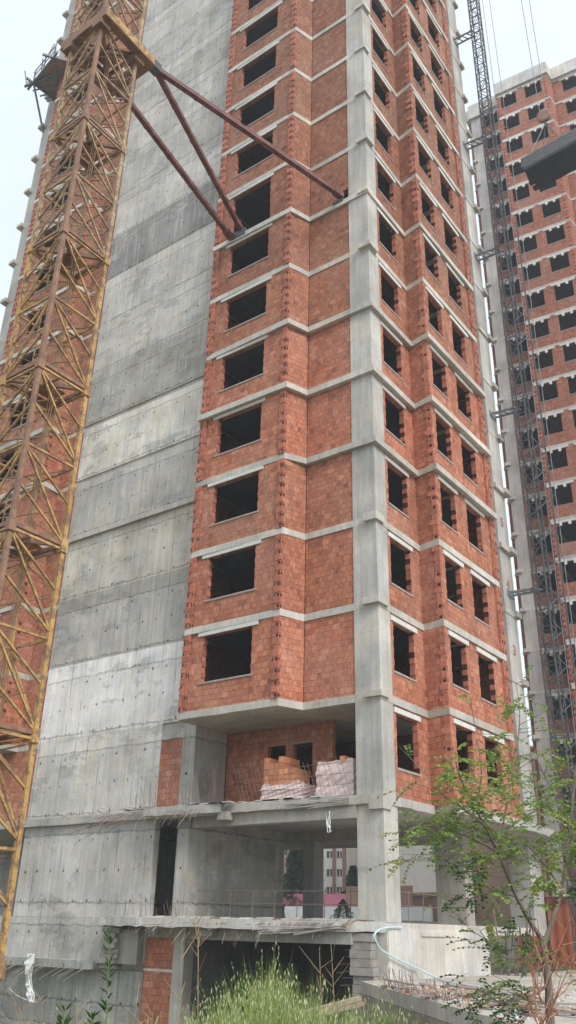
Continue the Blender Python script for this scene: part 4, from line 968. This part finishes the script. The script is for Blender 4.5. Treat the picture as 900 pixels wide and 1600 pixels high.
for (u, v, ru, n_, mi, D) in ((735, 1195, 26, 34, 1, 6.0), (712, 1215, 36, 26, 1, 5.9), (705, 1300, 50, 40, 0, 5.9), (660, 1300, 26, 22, 0, 5.8), (770, 1210, 28, 30, 0, 6.2), (806, 1100, 18, 22, 0, 6.7), (880, 1320, 36, 50, 0, 6.8),
                            (840, 1370, 34, 34, 0, 6.5), (735, 1400, 20, 20, 2, 6.0), (728, 1350, 24, 22, 2, 6.0), (780, 1470, 44, 26, 2, 6.3), (870, 1200, 34, 30, 0, 6.9), (790, 1545, 34, 30, 2, 6.3), (755, 1570, 40, 34, 2, 6.2), (835, 1270, 40, 26, 0, 6.5), (760, 1290, 60, 30, 0, 6.1), (895, 1390, 30, 24, 2, 6.8)):
    for k in range(int(n_*.62)):
        p = sp_(u+G.gauss(0, ru*.55), v+G.gauss(0, ru*.55), D+G.uniform(-.3, .3)); a = G.uniform(0, 6.28)
        frond(crown, p, (math.cos(a), math.sin(a), G.uniform(-.5, .4)), G.uniform(.10, .2), 5, mi)
limbm.build('branches', M['bark'], tr); crown.build('crown', [M['leaf'], M['leaf_y'], M['leaf_d']], tr)

# dead red twigs
db = thing('dead_bush', 'dead bush with reddish dry twigs at the foot of the sapling', 'bush', sp_(850, 1640, 6.2))
m = MB(); b0 = sp_(850, 1640, 6.2)
for (u0, v0, u1, v1) in ((845, 1610, 820, 1540), (845, 1600, 880, 1500), (850, 1600, 900, 1490), (840, 1590, 826, 1480), (855, 1540, 895, 1440), (850, 1500, 838, 1430), (846, 1590, 812, 1575), (850, 1590, 880, 1560), (836, 1600, 802, 1600), (860, 1560, 905, 1520), (842, 1550, 856, 1480), (845, 1560, 815, 1500)):
    for q in range(2):
        a = sp_(u0+G.uniform(-5, 5), v0+5, 6.2); c_ = sp_(u1+G.uniform(-10, 10), v1+G.uniform(-10, 10), 6.2+G.uniform(-.3, .3)); mid = a.lerp(c_, .5)+Vector((G.uniform(-.04, .04), 0, G.uniform(-.03, .03)))
        m.tube([a, mid, c_], [.0042, .003, .0014], 4)
        for z_ in range(2):
            p = mid.lerp(c_, G.random()); m.tube([p, p+Vector((G.uniform(-.12, .12), G.uniform(-.1, .1), G.uniform(.0, .12)))], [.003, .0015], 3)
m.tube([b0-Vector((0, 0, .5)), sp_(846, 1590, 6.2)], .012, 5)
m.build('twigs', M['dryred'], db)

# tall single weeds
def weed(label, u, v0, v1, D, mat, leaves=True, lean=0, name='tall_weed'):
    t = atD(u+lean, v0, D); bpos = atD(u, v1, D); g = Vector((bpos.x, bpos.y, gz(bpos.x, bpos.y)))
    o = thing(name, label, 'weed', g); m = MB(); P_ = catmull([g, g.lerp(t, .5)+Vector((G.uniform(-.03, .03), G.uniform(-.03, .03), 0)), t], 5); m.tube(P_, [.006-.0004*k for k in range(len(P_))], 5); m.build('stem', M[mat], o)
    m = MB()
    for k in range(90 if leaves else 22):
        p = P_[0].lerp(P_[-1], G.uniform(.35, 1)) if leaves else P_[0].lerp(P_[-1], G.uniform(.4, 1)); a = G.uniform(0, 6.28)
        if leaves: leafq(m, p, (math.cos(a), math.sin(a), G.uniform(.3, 1.2)), G.uniform(.04, .09), .007)
        else: q = p+Vector((math.cos(a), math.sin(a), G.uniform(.4, 1.3))).normalized()*G.uniform(.06, .2); m.tube([p, q], [.0025, .001], 3)
    m.build('leaves' if leaves else 'side_twigs', M['leaf_d' if leaves else mat], o)
weed('tall green weed with a drooping tip before the lower left wall', 182, 1455, 1640, 6.0, 'leaf', True, -10)
weed('bare dry stalk leaning left of the brick infill panel', 292, 1478, 1640, 5.5, 'dry', False, -8, 'dry_stalk')
weed('pale dry forked stalk standing before the broken ledge', 312, 1436, 1640, 5.6, 'dry', False, -2, 'dry_stalk')
weed('dry brown stalk rising before the dark basement opening', 505, 1480, 1640, 6.0, 'dry', False, -6, 'dry_stalk')
weed('second dry brown stalk just right of it before the dark opening', 528, 1488, 1640, 6.1, 'dry', False, -10, 'dry_stalk')
weed('short green weed just left of the brick infill panel', 380, 1530, 1640, 5.3, 'leaf', True, 6)

# oat grass, uncountable
g = MB(); oats = MB()
def top_v(u):
    prof = ((0, 1600), (40, 1585), (100, 1575), (200, 1588), (270, 1585), (300, 1562), (330, 1532), (370, 1524), (400, 1496), (425, 1486), (450, 1514), (480, 1508), (500, 1530), (540, 1538), (570, 1545), (610, 1550), (640, 1566), (665, 1600), (900, 1640))
    for (a, va), (b_, vb) in zip(prof, prof[1:]):
        if a <= u <= b_: return va+(vb-va)*(u-a)/(b_-a)
    return 1600
for k in range(4300):
    u = G.uniform(-40, 680) if G.random() < .3 else G.choice((G.gauss(395, 45), G.gauss(500, 60), G.gauss(590, 40), G.gauss(340, 40), G.gauss(425, 18)))
    if u < -60 or u > 700: continue
    D = G.uniform(4.3, 7.6); vt = top_v(max(0, min(900, u)))+30+G.gauss(0, 16)+abs(G.gauss(0, 40))-(0 if G.random() < .88 else G.uniform(5, 50))
    t = atD(u, vt, D); x, y = t.x+G.gauss(0, .1), t.y+G.gauss(0, .1); z0 = gz(x, y)
    if t.z-z0 < .2: continue
    b0 = Vector((x, y, z0)); d = (t-b0); side = Vector((-d.y, d.x, 0)); side = (RT0+Vector((G.uniform(-.4, .4), G.uniform(-.4, .4), 0))).normalized()*.0045
    lean = Vector((G.gauss(0, .09), G.gauss(0, .09), 0)); P_ = [b0, b0.lerp(t, .5)-lean*.5, t+lean]
    g.add([P_[0]-side, P_[0]+side, P_[1]+side, P_[1]-side, P_[2]], [(0, 1, 2, 3), (3, 2, 4)])
    if G.random() < .55 :
        for q in range(G.randint(4, 8)):
            p = P_[1].lerp(P_[2], G.uniform(.45, 1.0))+Vector((G.gauss(0, .012), G.gauss(0, .012), 0)); leafq(oats, p, (G.uniform(-.35, .35), G.uniform(-.35, .35), -1), G.uniform(.018, .034), .0036)
    elif G.random() < .5:
        q0 = P_[0].lerp(P_[1], G.uniform(.2, 1)); dd = Vector((G.gauss(0, 1), G.gauss(0, 1), 1.2)).normalized(); e1 = q0+dd*.2; e2 = e1+(dd+Vector((0, 0, -.8))).normalized()*.15
        g.add([q0-side*.8, q0+side*.8, e1+side, e1-side, e2], [(0, 1, 2, 3), (3, 2, 4)])
o = g.build('tall_grass', M['grass']); struct(o, 'stuff'); o = oats.build('oat_heads', M['oat']); struct(o, 'stuff')
for (u, v0, D, wh) in ((30, 1572, 5.4, 1), (62, 1556, 5.8, 1), (96, 1576, 5.2, 0), (128, 1572, 5.6, 1), (212, 1566, 5.6, 1), (240, 1582, 5.0, 1), (150, 1585, 5.0, 0)):
    weed('low leafy green weed growing before the foot of the lower left wall' if not wh else 'low dry weed growing before the foot of the lower left wall', u, v0, 1640, D, 'grass' if not wh else 'dry', not wh, G.uniform(-8, 8), 'low_weed')
for o in bpy.data.objects:
    if o.name.startswith('low_weed'): o['group'] = 'low leafy weeds at the lower left' if 'leafy' in o['label'] else 'low dry weeds at the lower left'
for k in range(2):
    m = MB(); a = atD(447+6*k, 1590+6*k, 7.5); c_ = atD(562+4*k, 1560+8*k, 8.0); m.beam(a, c_, .05, .03)
    tag(m.build('fallen_lath', M['oat'] if False else M['wood']), 'pale lath lying across the grass below the dark opening', 'lath', 'laths on the grass')

# ------------------------------------------------------------------ thin damp air
m = MB(); m.box(-905, 905, -305, 905, -6, 82); hz = struct(m.build('haze', None), 'stuff')
hz.data.materials.clear(); hm = bpy.data.materials.new('haze'); hm.use_nodes = True; hm.node_tree.nodes.clear()
ho = hm.node_tree.nodes.new('ShaderNodeOutputMaterial'); hv = hm.node_tree.nodes.new('ShaderNodeVolumePrincipled')
hv.inputs['Color'].default_value = (.90, .95, 1, 1); hv.inputs['Density'].default_value = .0012; hm.node_tree.links.new(hv.outputs[0], ho.inputs['Volume']); hz.data.materials.append(hm)
for o in bpy.data.objects:
    for k in ('_o', '_w'):
        if k in o: del o[k]
